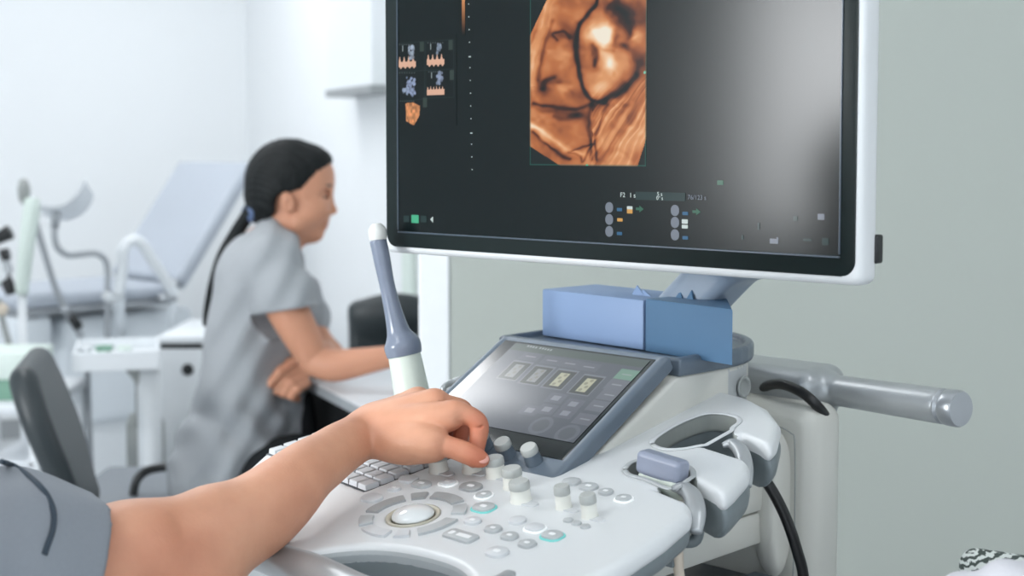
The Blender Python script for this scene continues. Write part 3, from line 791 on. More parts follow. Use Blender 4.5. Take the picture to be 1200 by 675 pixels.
def LN(pts, w):
    pts = [tuple(q) for q in spline(pts, 5)]; w = w * .85 * (.6 + .9 * vnoise(CXp, CYp, 45, 45, 21)); d = np.full(wx.shape, 1e9)
    for p, q in zip(pts[:-1], pts[1:]):
        e = np.array(q, float) - np.array(p, float); t = np.clip(((lx_ - p[0]) * e[0] + (ly_ - p[1]) * e[1]) / (e @ e + 1e-9), 0, 1)
        d = np.minimum(d, np.hypot(lx_ - p[0] - t * e[0], ly_ - p[1] - t * e[1]))
    return .82 * np.exp(-(d / w) ** 2) + .16 * np.exp(-(d / (w * 2.6)) ** 2)
v = np.full(wx.shape, .56) + .16 * (vnoise(wx, wy_, 48, 48, 5) - .5) + .10 * (vnoise(wx, wy_, 20, 20, 6) - .5)
v += .10 * np.exp(-((wx - (150 - wy_ * .25)) / 30) ** 2) * (wy_ < 330)
for x, y, sx, sy, an, a in ((345, 130, 48, 62, 15, .42), (345, 140, 24, 30, 0, .32), (360, 235, 50, 36, 40, .30), (362, 245, 16, 22, 0, .22), (320, 320, 45, 55, 0, .18), (430, 240, 40, 45, 0, .10),
                            (470, 130, 30, 30, 0, .22), (190, 330, 28, 32, 0, .2), (130, 255, 45, 30, 0, .08), (205, 210, 30, 26, 0, .1), (275, 590, 22, 22, 0, .2), (100, 495, 60, 14, 35, .2), (180, 470, 60, 20, 25, -.02),
                            (170, 130, 24, 14, 0, -.16), (225, 185, 26, 16, 0, -.12), (120, 335, 22, 26, 0, -.28), (240, 355, 45, 26, 20, -.22), (150, 420, 60, 12, 8, -.22), (240, 430, 40, 16, 15, -.2), (180, 305, 40, 12, 0, -.18),
                            (420, 60, 55, 60, 0, -.42), (380, 20, 60, 25, 0, -.3), (480, 230, 30, 50, 0, -.34), (430, 180, 30, 16, 30, -.3), (500, 60, 30, 60, 0, -.2), (410, 340, 60, 20, -30, -.25), (440, 130, 14, 40, 0, -.3),
                            (210, 130, 35, 45, 0, -.10), (300, 200, 14, 26, -20, -.2), (310, 240, 10, 20, 0, -.16), (390, 150, 12, 40, 0, -.2), (360, 195, 40, 8, 10, -.12), (200, 500, 30, 30, 0, -.12)):
    v += a * G(x, y, sx, sy, an)
v -= .52 * LN([(325, -60), (318, 0), (300, 30), (252, 90), (240, 150), (240, 210), (252, 265), (268, 330), (300, 375), (345, 385)], 9)
v -= .30 * LN([(80, 392), (150, 402), (200, 410), (250, 405), (300, 395)], 9)
v -= .26 * LN([(300, 395), (285, 440), (290, 520), (300, 600)], 9)
v -= .35 * LN([(345, 385), (400, 350), (440, 320), (470, 280)], 12)
v -= .26 * LN([(212, 572), (250, 590), (265, 610), (290, 560), (300, 545), (215, 572)], 6)
v -= .30 * LN([(360, 400), (335, 450), (310, 520), (318, 600)], 8)
v -= .22 * LN([(150, 80), (128, 150), (112, 240), (100, 300)], 9); v -= .30 * LN([(80, 500), (120, 530), (165, 568), (215, 600)], 8); v += .22 * LN([(78, 478), (130, 505), (200, 560), (250, 585)], 11)
v -= .28 * LN([(118, 330), (130, 300), (160, 290)], 10); v -= .24 * LN([(165, 150), (150, 128), (190, 118), (215, 140)], 8); v -= .2 * LN([(160, 440), (200, 450), (240, 430)], 12); v -= .25 * LN([(300, 170), (318, 200), (308, 250)], 8)
v += .18 * LN([(130, -60), (105, 110), (82, 210), (76, 330)], 16)
# streaked fan of strands in the lower right
fan = 1 / (1 + np.exp(-((wy_ - 330) + (wx - 400) * .45) / 14)) * (wx > 295)
ang_ = np.arctan2(ly_ - (-60), lx_ - 760) + .02 * vnoise(lx_, ly_, 70, 90, 31); rr_ = np.hypot(lx_ - 760, ly_ + 60)
stk = vnoise(ang_ * 900, rr_, 22, 200, 8) * .6 + vnoise(ang_ * 900, rr_, 9, 120, 9) * .4
v += fan * (.50 * (stk - .48) + .05)
diag = (wx < 150 - wy_ * .22 + 0) * .10 * (vnoise(wx + wy_ * .25, wy_, 8, 200, 10) - .5); v += diag
v = np.clip((v - .52) * 1.22 + .55, 0, 1.15)
stops = [(0, (14, 8, 6)), (.22, (66, 30, 18)), (.42, (140, 72, 36)), (.6, (196, 114, 62)), (.8, (232, 160, 104)), (1.0, (255, 214, 172)), (1.15, (255, 244, 224))]
img = np.stack([np.interp(v, [s_[0] for s_ in stops], [L(s_[1])[k] for s_ in stops]) for k in range(3)], -1)
# clip the volume's outline: slanted left flank, cut lower corners
out = (CXp < 130 - (CYp) * .47) | (CXp - 78 < (CYp - 555) * 1.55 - 5) | (CXp > 508 - (CYp - 515) * .32 * (CYp > 500)) & (CYp > 500)
out &= True
P.I = np.where(out[..., None], L((10, 16, 16)), img)
scanline_col = L((30, 96, 84))
P.rect(FX0, FX0 + .0009, FY0, FY1, scanline_col); P.rect(FX1 - .0009, FX1, FY0, FY1, scanline_col); P.rect(FX0, FX1, FY0, FY0 + .0009, scanline_col)
x_, y_ = mn(690, 194); P.disc(x_, y_, .0014, L((70, 190, 150)))
x_, y_ = mn(758.7, 85); P.disc(x_ - .001, y_, .0013, L((130, 210, 180)))
M['pix'] = vmat('display_pixels', 'pixels', .175, emission=.85, base=False, spec=.21)
raster_obj('scan_image', P.I, FX0, FX1, FY0, FY1, .0027, M_MON, MB, M['pix'])
# thumbnails
a = mn(469, 148); b_ = mn(537, 40)
P = Paint(a[0] + .001, b_[0], a[1], b_[1], .00065); BK = L((21, 32, 33)); P.I[:] = L((10, 18, 18)) * 0
gm = lambda x, y: mn(455 + x / 4.825, 30 + y / 4.825)
def blob(cx, cy, w, h, c, seed, n=26):
    r_ = np.random.default_rng(seed); x0, y0 = gm(cx, cy)
    for _ in range(n):
        P.disc(x0 + w * (r_.random() - .5), y0 + h * (r_.random() - .5), .0007 + .0016 * r_.random(), L(c) * (.3 + .9 * r_.random()), .8)
for (cx, cy, n, up) in ((117, 218, 4, 1), (278, 205, 4, 1), (278, 375, 6, .6)):
    x0, y0 = gm(cx - 50, cy); x1, _ = gm(cx + 50, cy)
    per = (x1 - x0) / n; ph = ((P.X - x0) / per) % 1
    top = y0 + .002 + .0055 * up * np.exp(-((ph - .35) / .16) ** 2) ; bot = y0 - .0035 - .002 * np.exp(-((ph - .6) / .2) ** 2) * (n == 4)
    m_ = ((P.X > x0) & (P.X < x1) & (P.Y < top) & (P.Y > bot)).astype(float); P.fill(m_, L((232, 184, 158)))
blob(140, 150, .008, .013, (180, 195, 215), 1); blob(296, 130, .006, .010, (150, 165, 185), 2, 14); blob(138, 345, .012, .020, (165, 180, 215), 3, 50); blob(300, 300, .008, .013, (165, 180, 210), 4)
blob(108, 375, .006, .006, (150, 165, 190), 9, 8)
for cx, cy in ((92, 130), (250, 120), (255, 282), (67, 297), (67, 447)):
    x0, y0 = gm(cx, cy); P.rect(x0 - .0004, x0 + .0005, y0 - .003, y0 + .003, L((190, 205, 205)), .8)
for cx, cy, w in ((115, 108, 80), (280, 98, 90), (120, 268, 90), (280, 262, 80), (120, 427, 80)):
    for k in range(7):
        x0, y0 = gm(cx - w / 2 + w * k / 6.5, cy); P.rect(x0 - .0008, x0 + .0008, y0 - .0003, y0 + .0003, L((120, 135, 135)), .7)
for cx, cy in ((200, 120), (363, 110), (370, 280), (218, 435)):
    x0, y0 = gm(cx, cy); P.rect(x0 - .003, x0 + .003, y0 - .005, y0 + .005, L((60, 74, 66)), .7)
for pts in (((60, 100), (215, 90), (215, 415), (60, 430), (60, 100)), ((222, 90), (380, 80), (382, 405), (222, 412), (222, 90)), ((60, 262), (380, 245))):
    P.line([gm(*q) for q in pts], .0005, L((34, 52, 50)), .7)
pl_ = [gm(*q) for q in ((108, 440), (150, 434), (190, 455), (186, 510), (155, 565), (112, 540))]
mk = (poly_sdf(np.array(pl_), P.X, P.Y) < 0).astype(float); nz = vnoise(P.X, P.Y, .0022, .0035, 12)
P.I = np.where(mk[..., None] > 0, L((236, 158, 102)) * (.35 + .9 * nz[..., None]), P.I)
raster_obj('thumbnail_images', P.I, a[0] + .001, b_[0], a[1], b_[1], .0027, M_MON, MB, M['pix'])
# scale dots, grey bar, icons, captions: small emitting shapes lying on the screen
def emi(name, rgb, st=1.0): return mat(name, (6, 16, 17), .175, spec=.21, emit=rgb, estr=st)
M['e_white'] = emi('lit_white', (215, 228, 226), .85); M['e_green'] = emi('lit_green', (80, 190, 145), .85); M['e_dim'] = emi('lit_dim', (44, 66, 66), .6)
M['e_grey'] = emi('lit_grey', (140, 148, 162), .7); M['e_blue'] = emi('lit_blue', (60, 110, 150), .8); M['e_orange'] = emi('lit_orange', (225, 170, 90), .85); M['e_dgreen'] = emi('lit_dark_green', (60, 110, 88), .8)
def plate(px, py, w, h, r=0.):
    x, y = mn(px, py); return prism(rrect(x, y, w, h, max(r, .0002), 5), .0024, .0029, 0)
ps = []
for k in range(14):
    py = 5 + k * 14.9; px = 551.2 + py * .021; big = k in (4, 10)
    ps.append(plate(px, py + (2 if big else 0), .0026 if big else .0010, .0012 if big else .0010, .0003))
obj('scale_dots', join(*ps), M['e_white'], MB, M_MON, smooth=False)
P = Paint(*(mn(543.5, 42)[0], mn(547, 42)[0], mn(543.5, 42)[1], mn(543.5, -60)[1]), .0006)
t_ = np.clip((P.Y - P.y0) / (P.y1 - P.y0), 0, 1); P.I = L((240, 160, 100)) * (np.clip(t_ * 2.2, 0, 1) ** 1.5)[..., None]
raster_obj('grey_scale_bar', P.I, P.x0, P.x1, P.y0, P.y1, .0027, M_MON, MB, M['pix'])
for cx, cy in ((716, 243), (716, 257), (716, 271), (793, 246.5), (793, 260.5), (793, 275)):
    d_ = obj('dial_icon', plate(cx, cy, .0088, .0100, .0044), M['e_grey'], MB, M_MON, smooth=False)
for cx, cy, c, w, h in ((728, 245.5, 'e_blue', .0058, .003), (728, 273.5, 'e_blue', .0058, .003), (805, 250, 'e_blue', .0058, .003), (805, 278.5, 'e_blue', .0058, .003), (740, 243.5, 'e_white', .006, .003),
                        (740, 247.5, 'e_orange', .006, .004), (728.5, 257.5, 'e_orange', .006, .003), (804.5, 259.5, 'e_white', .0062, .004), (804.5, 265.5, 'e_white', .0062, .0032),
                        (846, 214, 'e_dgreen', .006, .004), (909, 282.5, 'e_grey', .008, .0042), (964, 254, 'e_grey', .006, .005), (913, 280, 'e_grey', .0016, .003), (948, 281, 'e_dim', .008, .002), (969, 283, 'e_dim', .006, .006), (891, 265, 'e_dim', .002, .006), (872, 278, 'e_dim', .002, .004), (934, 256, 'e_dim', .004, .004)):
    obj('screen_icon', plate(cx, cy, w, h, .0006), M[c], MB, M_MON, smooth=False)
for cx, cy in ((751.5, 244.8), (818, 248)):
    x, y = mn(cx, cy); obj('arrow_icon', prism([(x - .004, y - .0012), (x, y - .0012), (x, y - .003), (x + .0045, y), (x, y + .003), (x, y + .0012), (x - .004, y + .0012)], .0024, .0029, 0), M['e_dgreen'], MB, M_MON, smooth=False)
obj('green_key', plate(488.5, 256.5, .0105, .0085, .001), M['e_green'], MB, M_MON, smooth=False)
for cx in (478.5, 498.5): obj('dim_key', plate(cx, 256.5, .0085, .007, .001), M['e_dim'], MB, M_MON, smooth=False)
x, y = mn(508, 257); obj('arrow_icon', prism([(x - .002, y), (x + .0018, y - .003), (x + .0018, y + .003)], .0024, .0029, 0), M['e_white'], MB, M_MON, smooth=False)
obj('progress_bar', plate(775.5, 230, .055, .0075, .0004), M['e_dim'], MB, M_MON, smooth=False)
def text(name, s_, px, py, size, m, parent, frame, z=.0030, sx=1.):
    x, y = mn(px, py); cu = bpy.data.curves.new(name, 'FONT'); cu.body = s_; cu.size = size; cu.align_x = 'CENTER'; cu.align_y = 'CENTER'; cu.extrude = .0001
    tmp = bpy.data.objects.new(name, cu); COL.objects.link(tmp); dg = bpy.context.evaluated_depsgraph_get(); me = bpy.data.meshes.new_from_object(tmp.evaluated_get(dg))
    bpy.data.objects.remove(tmp); bpy.data.curves.remove(cu); me.materials.clear(); me.materials.append(m)
    return link(bpy.data.objects.new(name, me), parent, frame @ TR((x, y, z)) @ Matrix.Diagonal((sx, 1, 1, 1)))
text('screen_text', 'F2', 732, 228.5, .0062, M['e_white'], MB, M_MON); text('screen_text', '1 s', 743.5, 229, .0062, M['e_white'], MB, M_MON)
text('screen_text', '5 s', 775.5, 227.5, .0052, M['e_white'], MB, M_MON, .0032); text('screen_text', '0° s', 775.5, 232.3, .0048, M['e_white'], MB, M_MON, .0032); text('screen_text', '76/123 s', 819, 231.5, .0058, M['e_grey'], MB, M_MON)

# --- monitor arm: broad slanting slate-blue arm from the tray up behind the screen
a0 = M_MACH.inverted() @ at(812, 372, 1.46)
va = .31
p_top0, p_top1 = mv(812, 318, va), mv(885, 318, va)
p_bot0, p_bot1 = mv(782, 350, va), mv(842, 362, va)
d0 = (p_bot0 - p_top0); e0 = p_top0 - d0 * 1.1; e1 = p_top1 - (p_bot1 - p_top1) * .9; b0_ = p_bot0 + d0 * 1.3; b1_ = p_bot1 + (p_bot1 - p_top1) * .9
V = []; 
sec = [(b0_, b1_), (p_bot0, p_bot1), (p_top0, p_top1), (e0, e1)]
def armpoly(off, ins):
    lft = [s_[0] for s_ in sec]; rgt = [s_[1] for s_ in sec]
    return [(p.x + ins, p.z) for p in lft] + [(p.x - ins, p.z) for p in rgt[::-1]]
S = SDF((min(e0.x, b0_.x) - .02, va - .06, b0_.z - .02), (e1.x + .05, va + .05, e0.z + .03), .003)
pl2 = np.array(armpoly(0, 0)); sl, gg = S.grid(S.lo, S.lo + S.h * S.n, 0)
dd_ = poly_sdf(pl2, gg[0][:, 0, :], gg[2][0, 0, :][None, :] + 0 * gg[0][:, 0, :])[:, None, :] + .012
dy_ = np.abs(gg[1] - va) - .018
S.put(sl, (np.sqrt(np.maximum(dd_, 0) ** 2 + np.maximum(dy_, 0) ** 2) + np.minimum(np.maximum(dd_, dy_), 0) - .012).astype(np.float32), 0, 'add')
S.cap((e0 + e1) / 2 + Vector((0, 0, -.01)), (e0 + e1) / 2 + Vector((.02, -.15, .0)), .03, .03, k=.02)
obj('monitor_arm', S.mesh(), M['arm_slate'], MR, M_MACH)
MA_c = (M_MACH.inverted() @ (M_MON @ Vector((mW * .45, .12, -.05))))
obj('monitor_mount', tube([tuple((e0 + e1) / 2), tuple(((e0 + e1) / 2 + MA_c) / 2 + Vector((0, .02, .03))), tuple(MA_c)], .026, 16, 8), M['slate'], MR, M_MACH)

# --- cart body: rear column, support beam, base, wheels
cv = .36
pc = [mv(*p, cv) for p in ((885, 470), (938, 480), (950, 500), (950, 675))]
S = SDF((-.20, cv - .03, .28), (.13, cv + .24, 1.03), .0045)
S.box(((-.17 + pc[3].x) / 2, cv + .033, (.30 + pc[0].z) / 2), ((pc[3].x + .17) / 2, .033, (pc[0].z - .30) / 2), r=.020)
S.box(((-.17 + .035) / 2, cv - .0, .6), (.105, .012, .335), r=.004, k=.003)
obj('rear_column', S.mesh(), M['plastic_warm'], MR, M_MACH)
lp = mv(907, 590, cv - .012)
S = SDF((lp.x - .06, cv - .05, lp.z - .12), (lp.x + .06, cv + .02, lp.z + .12), .0025)
S.ell((lp.x, cv - .012, lp.z), (.024, .022, .078), k=.0)
S.half((lp.x + .012, 0, 0), (1, 0, 0), .004)
obj('column_latch', S.mesh(), M['plastic_warm'], MR, M_MACH)
obj('latch_surround', tube([(lp.x + dx, cv - .014, lp.z + dz) for dx, dz in ((-.004, .084), (.020, .078), (.026, .06), (.026, -.06), (.020, -.078), (-.004, -.084))], .0008, 8, 5), M['plastic_grey'], MR, M_MACH)
# beam from the column forward under the console
bz1 = .945; bz0 = .857
obj('support_beam', rbox(-.135, .045, .02, cv - .01, bz0 + .0358, bz1, .005, 2), M['plastic_warm'], MR, M_MACH, auto=35)
obj('support_beam_lower', rbox(-.132, .042, .03, cv - .01, bz0, bz0 + .035, .005, 2), M['plastic_warm'], MR, M_MACH, auto=35)
S = SDF((-.28, -.20, .10), (.20, .60, .50), .006)
S.box((-.055, .25, .33), (.20, .30, .13), r=.05); S.ell((-.055, -.02, .43), (.2, .16, .08), k=.05, mode='sub')
obj('cart_base', S.mesh(), M['dark_slate'], MR, M_MACH)
obj('lower_shelf', join(prism(rrect(-.055, .18, .26, .32, .03), .800, .818, .004, 2), rbox(.040, .070, .10, .32, .8181, .832, .005)), M['dark_slate'], MR, M_MACH, auto=40)
obj('base_deck', prism(rrect(-.055, .18, .30, .50, .06), .455, .50, .012, 3), M['slate'], MR, M_MACH, auto=40)
obj('console_neck', prism(rrect(-.055, .10, .15, .16, .03), .49, .90, .01, 3), M['plastic_warm'], MR, M_MACH, auto=40)
for sx in (-.26, .15):
    for sy in (-.06, .52):
        wv = xf(lathe([(.02, -.014), (.055, -.016), (.062, -.010), (.062, .010), (.055, .016), (.02, .014)], 28), TR((sx, sy, .0625)) @ Matrix.Rotation(math.pi / 2, 4, 'Y'))
        w = obj('caster_wheel', wv, M['black'], MR, M_MACH, auto=40)
        obj('caster_fork', rbox(sx - .026, sx + .026, sy - .02, sy + .02, .10, .24, .008), M['slate'], w, M_MACH)
# --- rear handle
hv = .44
h0, h1, h2, h3 = mv(900, 440, hv), mv(985, 457, hv), mv(1118, 471, hv), mv(1132, 476, hv)
S = SDF((-.20, hv - .13, .93), (.26, hv + .07, 1.06), .0028)
S.cap((h1.x - .004, hv, h1.z - .001), (h2.x, hv - .03, h2.z), .0165, .0180, k=.004)
a_ = mv(905, 443, hv); b_2 = mv(972, 455, hv)
S.box(((a_.x + b_2.x) / 2 - .06, hv, (a_.z + b_2.z) / 2 - .002), ((b_2.x - a_.x) / 2 + .062, .042, .023), r=.019, k=.012)
S.cap((b_2.x - .010, hv, b_2.z - .004), (b_2.x - .03, hv + .02, b_2.z - .05), .02, .02, k=.012)
obj('rear_handle', S.mesh(), M['silver'], MR, M_MACH)
hd_ = Vector((h2.x - h1.x, -.03, h2.z - h1.z)).normalized(); q_ = hd_.to_track_quat('Z', 'Y').to_matrix().to_4x4()
obj('handle_end_cap', xf(lathe([(.0175, -.003), (.0180, -.001), (.0160, .002), (.0178, .004), (.0184, .007), (.0184, .018), (.0170, .0205), (.001, .0208)], 32), TR((h2.x, hv - .03, h2.z)) @ q_ @ TR((0, 0, .006))), M['chrome'], MR, M_MACH, auto=35)
# --- black cable loop at the back and the one running down
def mp3(px, py, v): p = mv(px, py, v); return (p.x, p.y, p.z)
P1 = [mp3(880, 475, .42), mp3(893, 456, .405), mp3(913, 450, .385), mp3(938, 459, .375), mp3(958, 476, .38), mp3(972, 498, .42), mp3(975, 530, .50)]
obj('power_cable', tube(P1, .0056, 12, 8), M['cable'], MR, M_MACH)
P2 = [mp3(868, 530, .24), mp3(884, 548, .25), mp3(903, 572, .26), mp3(921, 607, .27), mp3(934, 645, .28), mp3(942, 680, .29), mp3(946, 760, .30), mp3(930, 900, .30)]
obj('power_cable', tube(P2, .0056, 12, 8), M['cable'], MR, M_MACH)
# lower holder bracket and round holder under the right edge of the deck
def up3(px, py, u):
    Mi = M_MACH.inverted(); o = Mi @ Vector((0, 0, CAMZ)); d = Mi.to_3x3() @ ray(px, py); s_ = (u - o.x) / d.x; p = o + d * s_; return p
q = up3(768, 632, .115)
obj('holder_bracket', join(rbox(q.x - .05, q.x + .010, q.y - .035, q.y + .012, q.z - .022, q.z + .010, .006), rbox(q.x + .0, q.x + .016, q.y + .004, q.y + .012, q.z - .024, q.z + .012, .003)), M['under'], MR, M_MACH, auto=40)
q2 = up3(797, 620, .115)
obj('cable_guide', tube([(q2.x - .012, q2.y + .016, q2.z + .02), (q2.x + .004, q2.y + .020, q2.z + .01), (q2.x + .004, q2.y + .018, q2.z - .012), (q2.x - .006, q2.y + .008, q2.z - .014)], .0055, 10, 6), M['under'], MR, M_MACH)
q3 = up3(728, 668, .10)
obj('round_holder', xf(lathe([(.030, -.03), (.033, .0), (.030, .002), (.022, .001), (.018, -.012), (.006, -.016)], 36), TR((q3.x - .02, q3.y, q3.z - .006)) @ rotx(R(35))), M['plastic_warm'], MR, M_MACH)

# ================================================================== THINGS ON THE MACHINE
# probe in the front right cup
pc0 = M_DECK @ Vector((*dk(777, 555), .005)); pd_ = (M_DECK.to_3x3() @ Vector((1, .02, 0))).normalized()
RT = root('ultrasound_probe', pc0 - Vector((0, 0, .02)), 'lilac-grey ultrasound probe lying head up in the right-hand cup of the console', 'ultrasound probe')
ax = math.atan2(pd_.y, pd_.x)
FP = TR(pc0) @ rotz(ax) @ Matrix.Rotation(R(6), 4, 'Y') @ Matrix.Scale(.80, 4)
S = SDF((-.045, -.03, -.04), (.045, .03, .03), .0014)
S.box((0, 0, .002), (.030, .0115, .013), r=.006); S.box((0, 0, -.012), (.022, .009, .014), r=.007, k=.006)
obj('probe_head', S.mesh(), M['probe_grey'], RT, FP)
S = SDF((-.045, -.03, -.05), (.055, .03, .02), .0016)
S.box((.004, 0, -.016), (.030, .0125, .008), r=.006); S.cap((.02, 0, -.018), (.036, 0, -.032), .011, .008, k=.01)
obj('probe_collar', S.mesh(), M['probe_pale'], RT, FP)
pk = pc0 + Vector((0, 0, -.012)); 
K1 = at(796, 606, 1.215); K2 = at(794, 640, 1.225); K3 = at(795, 665, 1.23); K4 = at(797, 760, 1.24)
obj('strain_relief', tube([tuple(FP @ Vector((.034, 0, -.034))), tuple(K1), tuple(K2)], [.008, .0095, .0075], 14, 6), M['softwhite'], RT)
obj('probe_cable', tube([tuple(K2), tuple(K3), tuple(K4), tuple(K4 + Vector((-.05, .05, -.2)))], .0048, 10, 6), M['beige_cable'], RT)
# tissue wrapped nozzle in the round holder
n0 = at(733, 684, 1.20); n1 = at(768, 657, 1.175)
RT = root('white_nozzle_bottle', n0 - Vector((0, 0, .03)), 'white pointed nozzle sticking out of the round holder under the console edge', 'bottle')
obj('nozzle', tube([tuple(n0), tuple((n0 + n1) / 2 + Vector((0, 0, .002))), tuple(n1)], [.011, .008, .0035], 14, 6), M['softwhite'], RT)
obj('bottle_body', tube([tuple(n0 + (n0 - n1) * 1.6 + Vector((0, 0, -.05))), tuple(n0 + (n0 - n1) * .5 + Vector((0, 0, -.02))), tuple(n0)], [.02, .02, .012], 16, 6), M['softwhite'], RT)
# endocavity probe standing in the left-hand holder
d_e = 1.50
e = [at(441.5, 262, d_e), at(443, 281, d_e), at(455, 340, d_e), at(466, 385, d_e), at(471, 402, d_e), at(474, 416, d_e), at(481, 452, d_e - .005), at(486, 480, d_e - .01), at(492, 515, d_e - .02)]
RT = root('endocavity_probe', e[-1], 'slim slate-blue probe with white tip standing upright in the left holder of the console', 'ultrasound probe')
px2m = d_e / F_PX
obj('probe_tip', tube([tuple(e[0] + (e[0] - e[1]) * .02), tuple(e[0] + (e[1] - e[0]) * .18), tuple(e[0] + (e[1] - e[0]) * .5), tuple(e[1])], [.004, 8.6 * px2m, 11.2 * px2m, 10.3 * px2m], 24, 6), M['probe_tip'], RT)
obj('probe_shaft', tube([tuple(e[1]), tuple(e[1] + (e[2] - e[1]) * .4), tuple(e[2]), tuple(e[3]), tuple(e[4]), tuple(e[5])], [10.0 * px2m, 10 * px2m, 9.2 * px2m, 13.0 * px2m, 21.5 * px2m, 20.5 * px2m], 28, 8), M['probe_blue'], RT)
obj('probe_handle', tube([tuple(e[5] - (e[5] - e[4]) * .2), tuple(e[6]), tuple(e[7]), tuple(e[8])], [19.0 * px2m, 20.5 * px2m, 21.5 * px2m, 22 * px2m], 28, 8), M['probe_pale'], RT)
for dx, py in ((1, 388), (-4, 398), (2, 409)):
    pass
# probe lying by the left of the touch panel (chrome ring and clip seen there)
lc = M_DECK @ Vector((*dk(533, 452), .0))
obj('left_clip', tube([tuple(at(519, 462, 1.545)), tuple(at(521, 453, 1.545)), tuple(at(530, 448, 1.55)), tuple(at(541, 444, 1.55)), tuple(at(546, 448, 1.55)), tuple(at(543, 454, 1.55))], .0035, 10, 6), M['silver'], MR)
# two blue cartons on the tray
def carton(name, a, b, zb, zt, depth, m, label, skew=None):
    a = Vector((a.x, a.y)); b = Vector((b.x, b.y)); d = (b - a).normalized(); nrm = Vector((-d.y, d.x)) * depth
    t = root(name, ((a.x + b.x) / 2, (a.y + b.y) / 2, zb), label, 'box')
    hgt = zt - zb; ang = math.atan2(d.y, d.x); w = (b - a).length
    Fm = TR((a.x, a.y, zb)) @ rotz(ang)
    if skew is None: obj('carton_body', rbox(0, w, 0, depth, 0, hgt, .0022, 2), m, t, Fm, auto=35)
    else:
        Fi = Fm.inverted().to_3x3(); sv = Fi @ Vector(skew); sv = sv / sv.y * depth
        obj('carton_body', prism([(0, 0), (w, 0), (w + sv.x, depth), (0, depth)], 0, hgt, .0022, 2), m, t, Fm, auto=35)
    return t, Fm, w, hgt
vb = .262
A1 = M_MACH @ mv(635, 391, vb); B1 = M_MACH @ mv(753.5, 409, vb - .012)
zb = A1.z - .0
zt = (M_MACH @ mv(640, 339, vb)).z
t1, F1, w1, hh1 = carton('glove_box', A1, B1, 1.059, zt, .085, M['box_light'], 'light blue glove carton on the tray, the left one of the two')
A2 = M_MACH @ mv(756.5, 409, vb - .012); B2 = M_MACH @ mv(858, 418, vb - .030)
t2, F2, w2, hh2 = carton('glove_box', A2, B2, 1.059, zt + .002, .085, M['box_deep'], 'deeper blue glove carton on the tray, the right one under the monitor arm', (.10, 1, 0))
for k, (x, hh) in enumerate(((.125, .010), (.135, .006))):
    obj('torn_flap', ([(x - .016, .03, hh1 - .001), (x + .004, .03, hh1 - .001), (x - .012, .034, hh1 + hh), (x - .016, .032, hh1 - .001), (x + .004, .032, hh1 - .001), (x - .012, .036, hh1 + hh)],
        [[0, 1, 2], [5, 4, 3], [0, 2, 5, 3], [1, 4, 5, 2], [0, 3, 4, 1]]), M['box_light'], t1, F1, smooth=False)
for x, hh in ((.012, .008), (.028, .009)):
    obj('torn_flap', ([(x, .03, hh2 - .001), (x + .010, .03, hh2 - .001), (x + .004, .034, hh2 + hh), (x, .032, hh2 - .001), (x + .010, .032, hh2 - .001), (x + .004, .036, hh2 + hh)],
        [[0, 1, 2], [5, 4, 3], [0, 2, 5, 3], [1, 4, 5, 2], [0, 3, 4, 1]]), M['box_deep'], t2, F2, smooth=False)

# ================================================================== FURNITURE AND EQUIPMENT BEHIND
def A(px, py, d): return at(px, py, d)
def T(*p): return [tuple(q) for q in p]
# --- desk
dF, dN = Vector((-.62, 3.52)), Vector((-.245, 2.70)); dd = (dN - dF).normalized(); dr = Vector((-dd.y, dd.x))
if dr.x < 0: dr = -dr
DW = .40; dE0 = dN + dr * DW; dE1 = dF + dr * DW
RT = root('desk', (-.1, 3.2, 0), 'white-topped desk under the seated woman\'s forearm', 'desk')
top = [tuple(dF), tuple(dN), tuple(dE0), tuple(dE1)]
# keep clear of the grey partition
obj('desktop', prism(top, .728, .750, .003, 2), M['desk'], RT, smooth=False)
obj('edge_band', prism([tuple(dF - dr * .0015), tuple(dN - dr * .0015 + dd * .0015), tuple(dN + dd * .0015 + dr * DW), tuple(dN + dr * DW), tuple(dN), tuple(dF)], .727, .7475, 0), M['desk_edge'], RT, smooth=False)
pf = lambda a, b, z0, z1, t=.02: prism([tuple(a), tuple(b), tuple(b + Vector((-(b - a).normalized().y, (b - a).normalized().x)) * t), tuple(a + Vector((-(b - a).normalized().y, (b - a).normalized().x)) * t)], z0, z1, .001, 1)
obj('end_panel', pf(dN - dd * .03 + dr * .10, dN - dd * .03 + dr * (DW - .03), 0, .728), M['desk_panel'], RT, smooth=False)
obj('end_panel', pf(dF + dd * .05 + dr * .06, dF + dd * .05 + dr * (DW - .03), 0, .728), M['trousers'], RT, smooth=False)  # coloured black to give the dark under the desk
obj('under_desk_dark', pf(dF + dd * .05 + dr * .05, dN - dd * .30 + dr * .05, .10, .728), M['trousers'], RT, smooth=False)  # black sheet standing in for the darkness below the desktop
# --- black chair back behind the desk
RT = root('office_chair', (-.27, 4.0, 0), 'black chair behind the desk, only its rounded backrest showing', 'chair')
S = SDF((-.60, 3.80, .45), (.05, 4.20, .98), .006)
c_ = A(462, 392, 3.95)
S.box((c_.x, 4.0, .66), (.135, .028, .175), r=.026); S.ell((c_.x, 3.98, .80), (.12, .03, .06), k=.03)
obj('backrest', S.mesh(), M['leather'], RT)
obj('seat', prism(rrect(c_.x, 3.87, .32, .24, .06), .43, .49, .015, 3), M['leather'], RT, auto=40)
obj('column', lathe([(.03, .10), (.03, .43)], 16, c_.x, 3.82), M['chrome'], RT)
for k in range(5):
    a = 2 * math.pi * k / 5; obj('leg', tube([(c_.x, 3.82, .10), (c_.x + .2 * math.cos(a), 3.82 + .2 * math.sin(a), .03)], .018, 8, 0), M['black'], RT)
obj('back_post', tube([(c_.x, 3.86, .44), (c_.x, 4.02, .46), (c_.x, 4.03, .56)], .018, 10, 6), M['black'], RT)
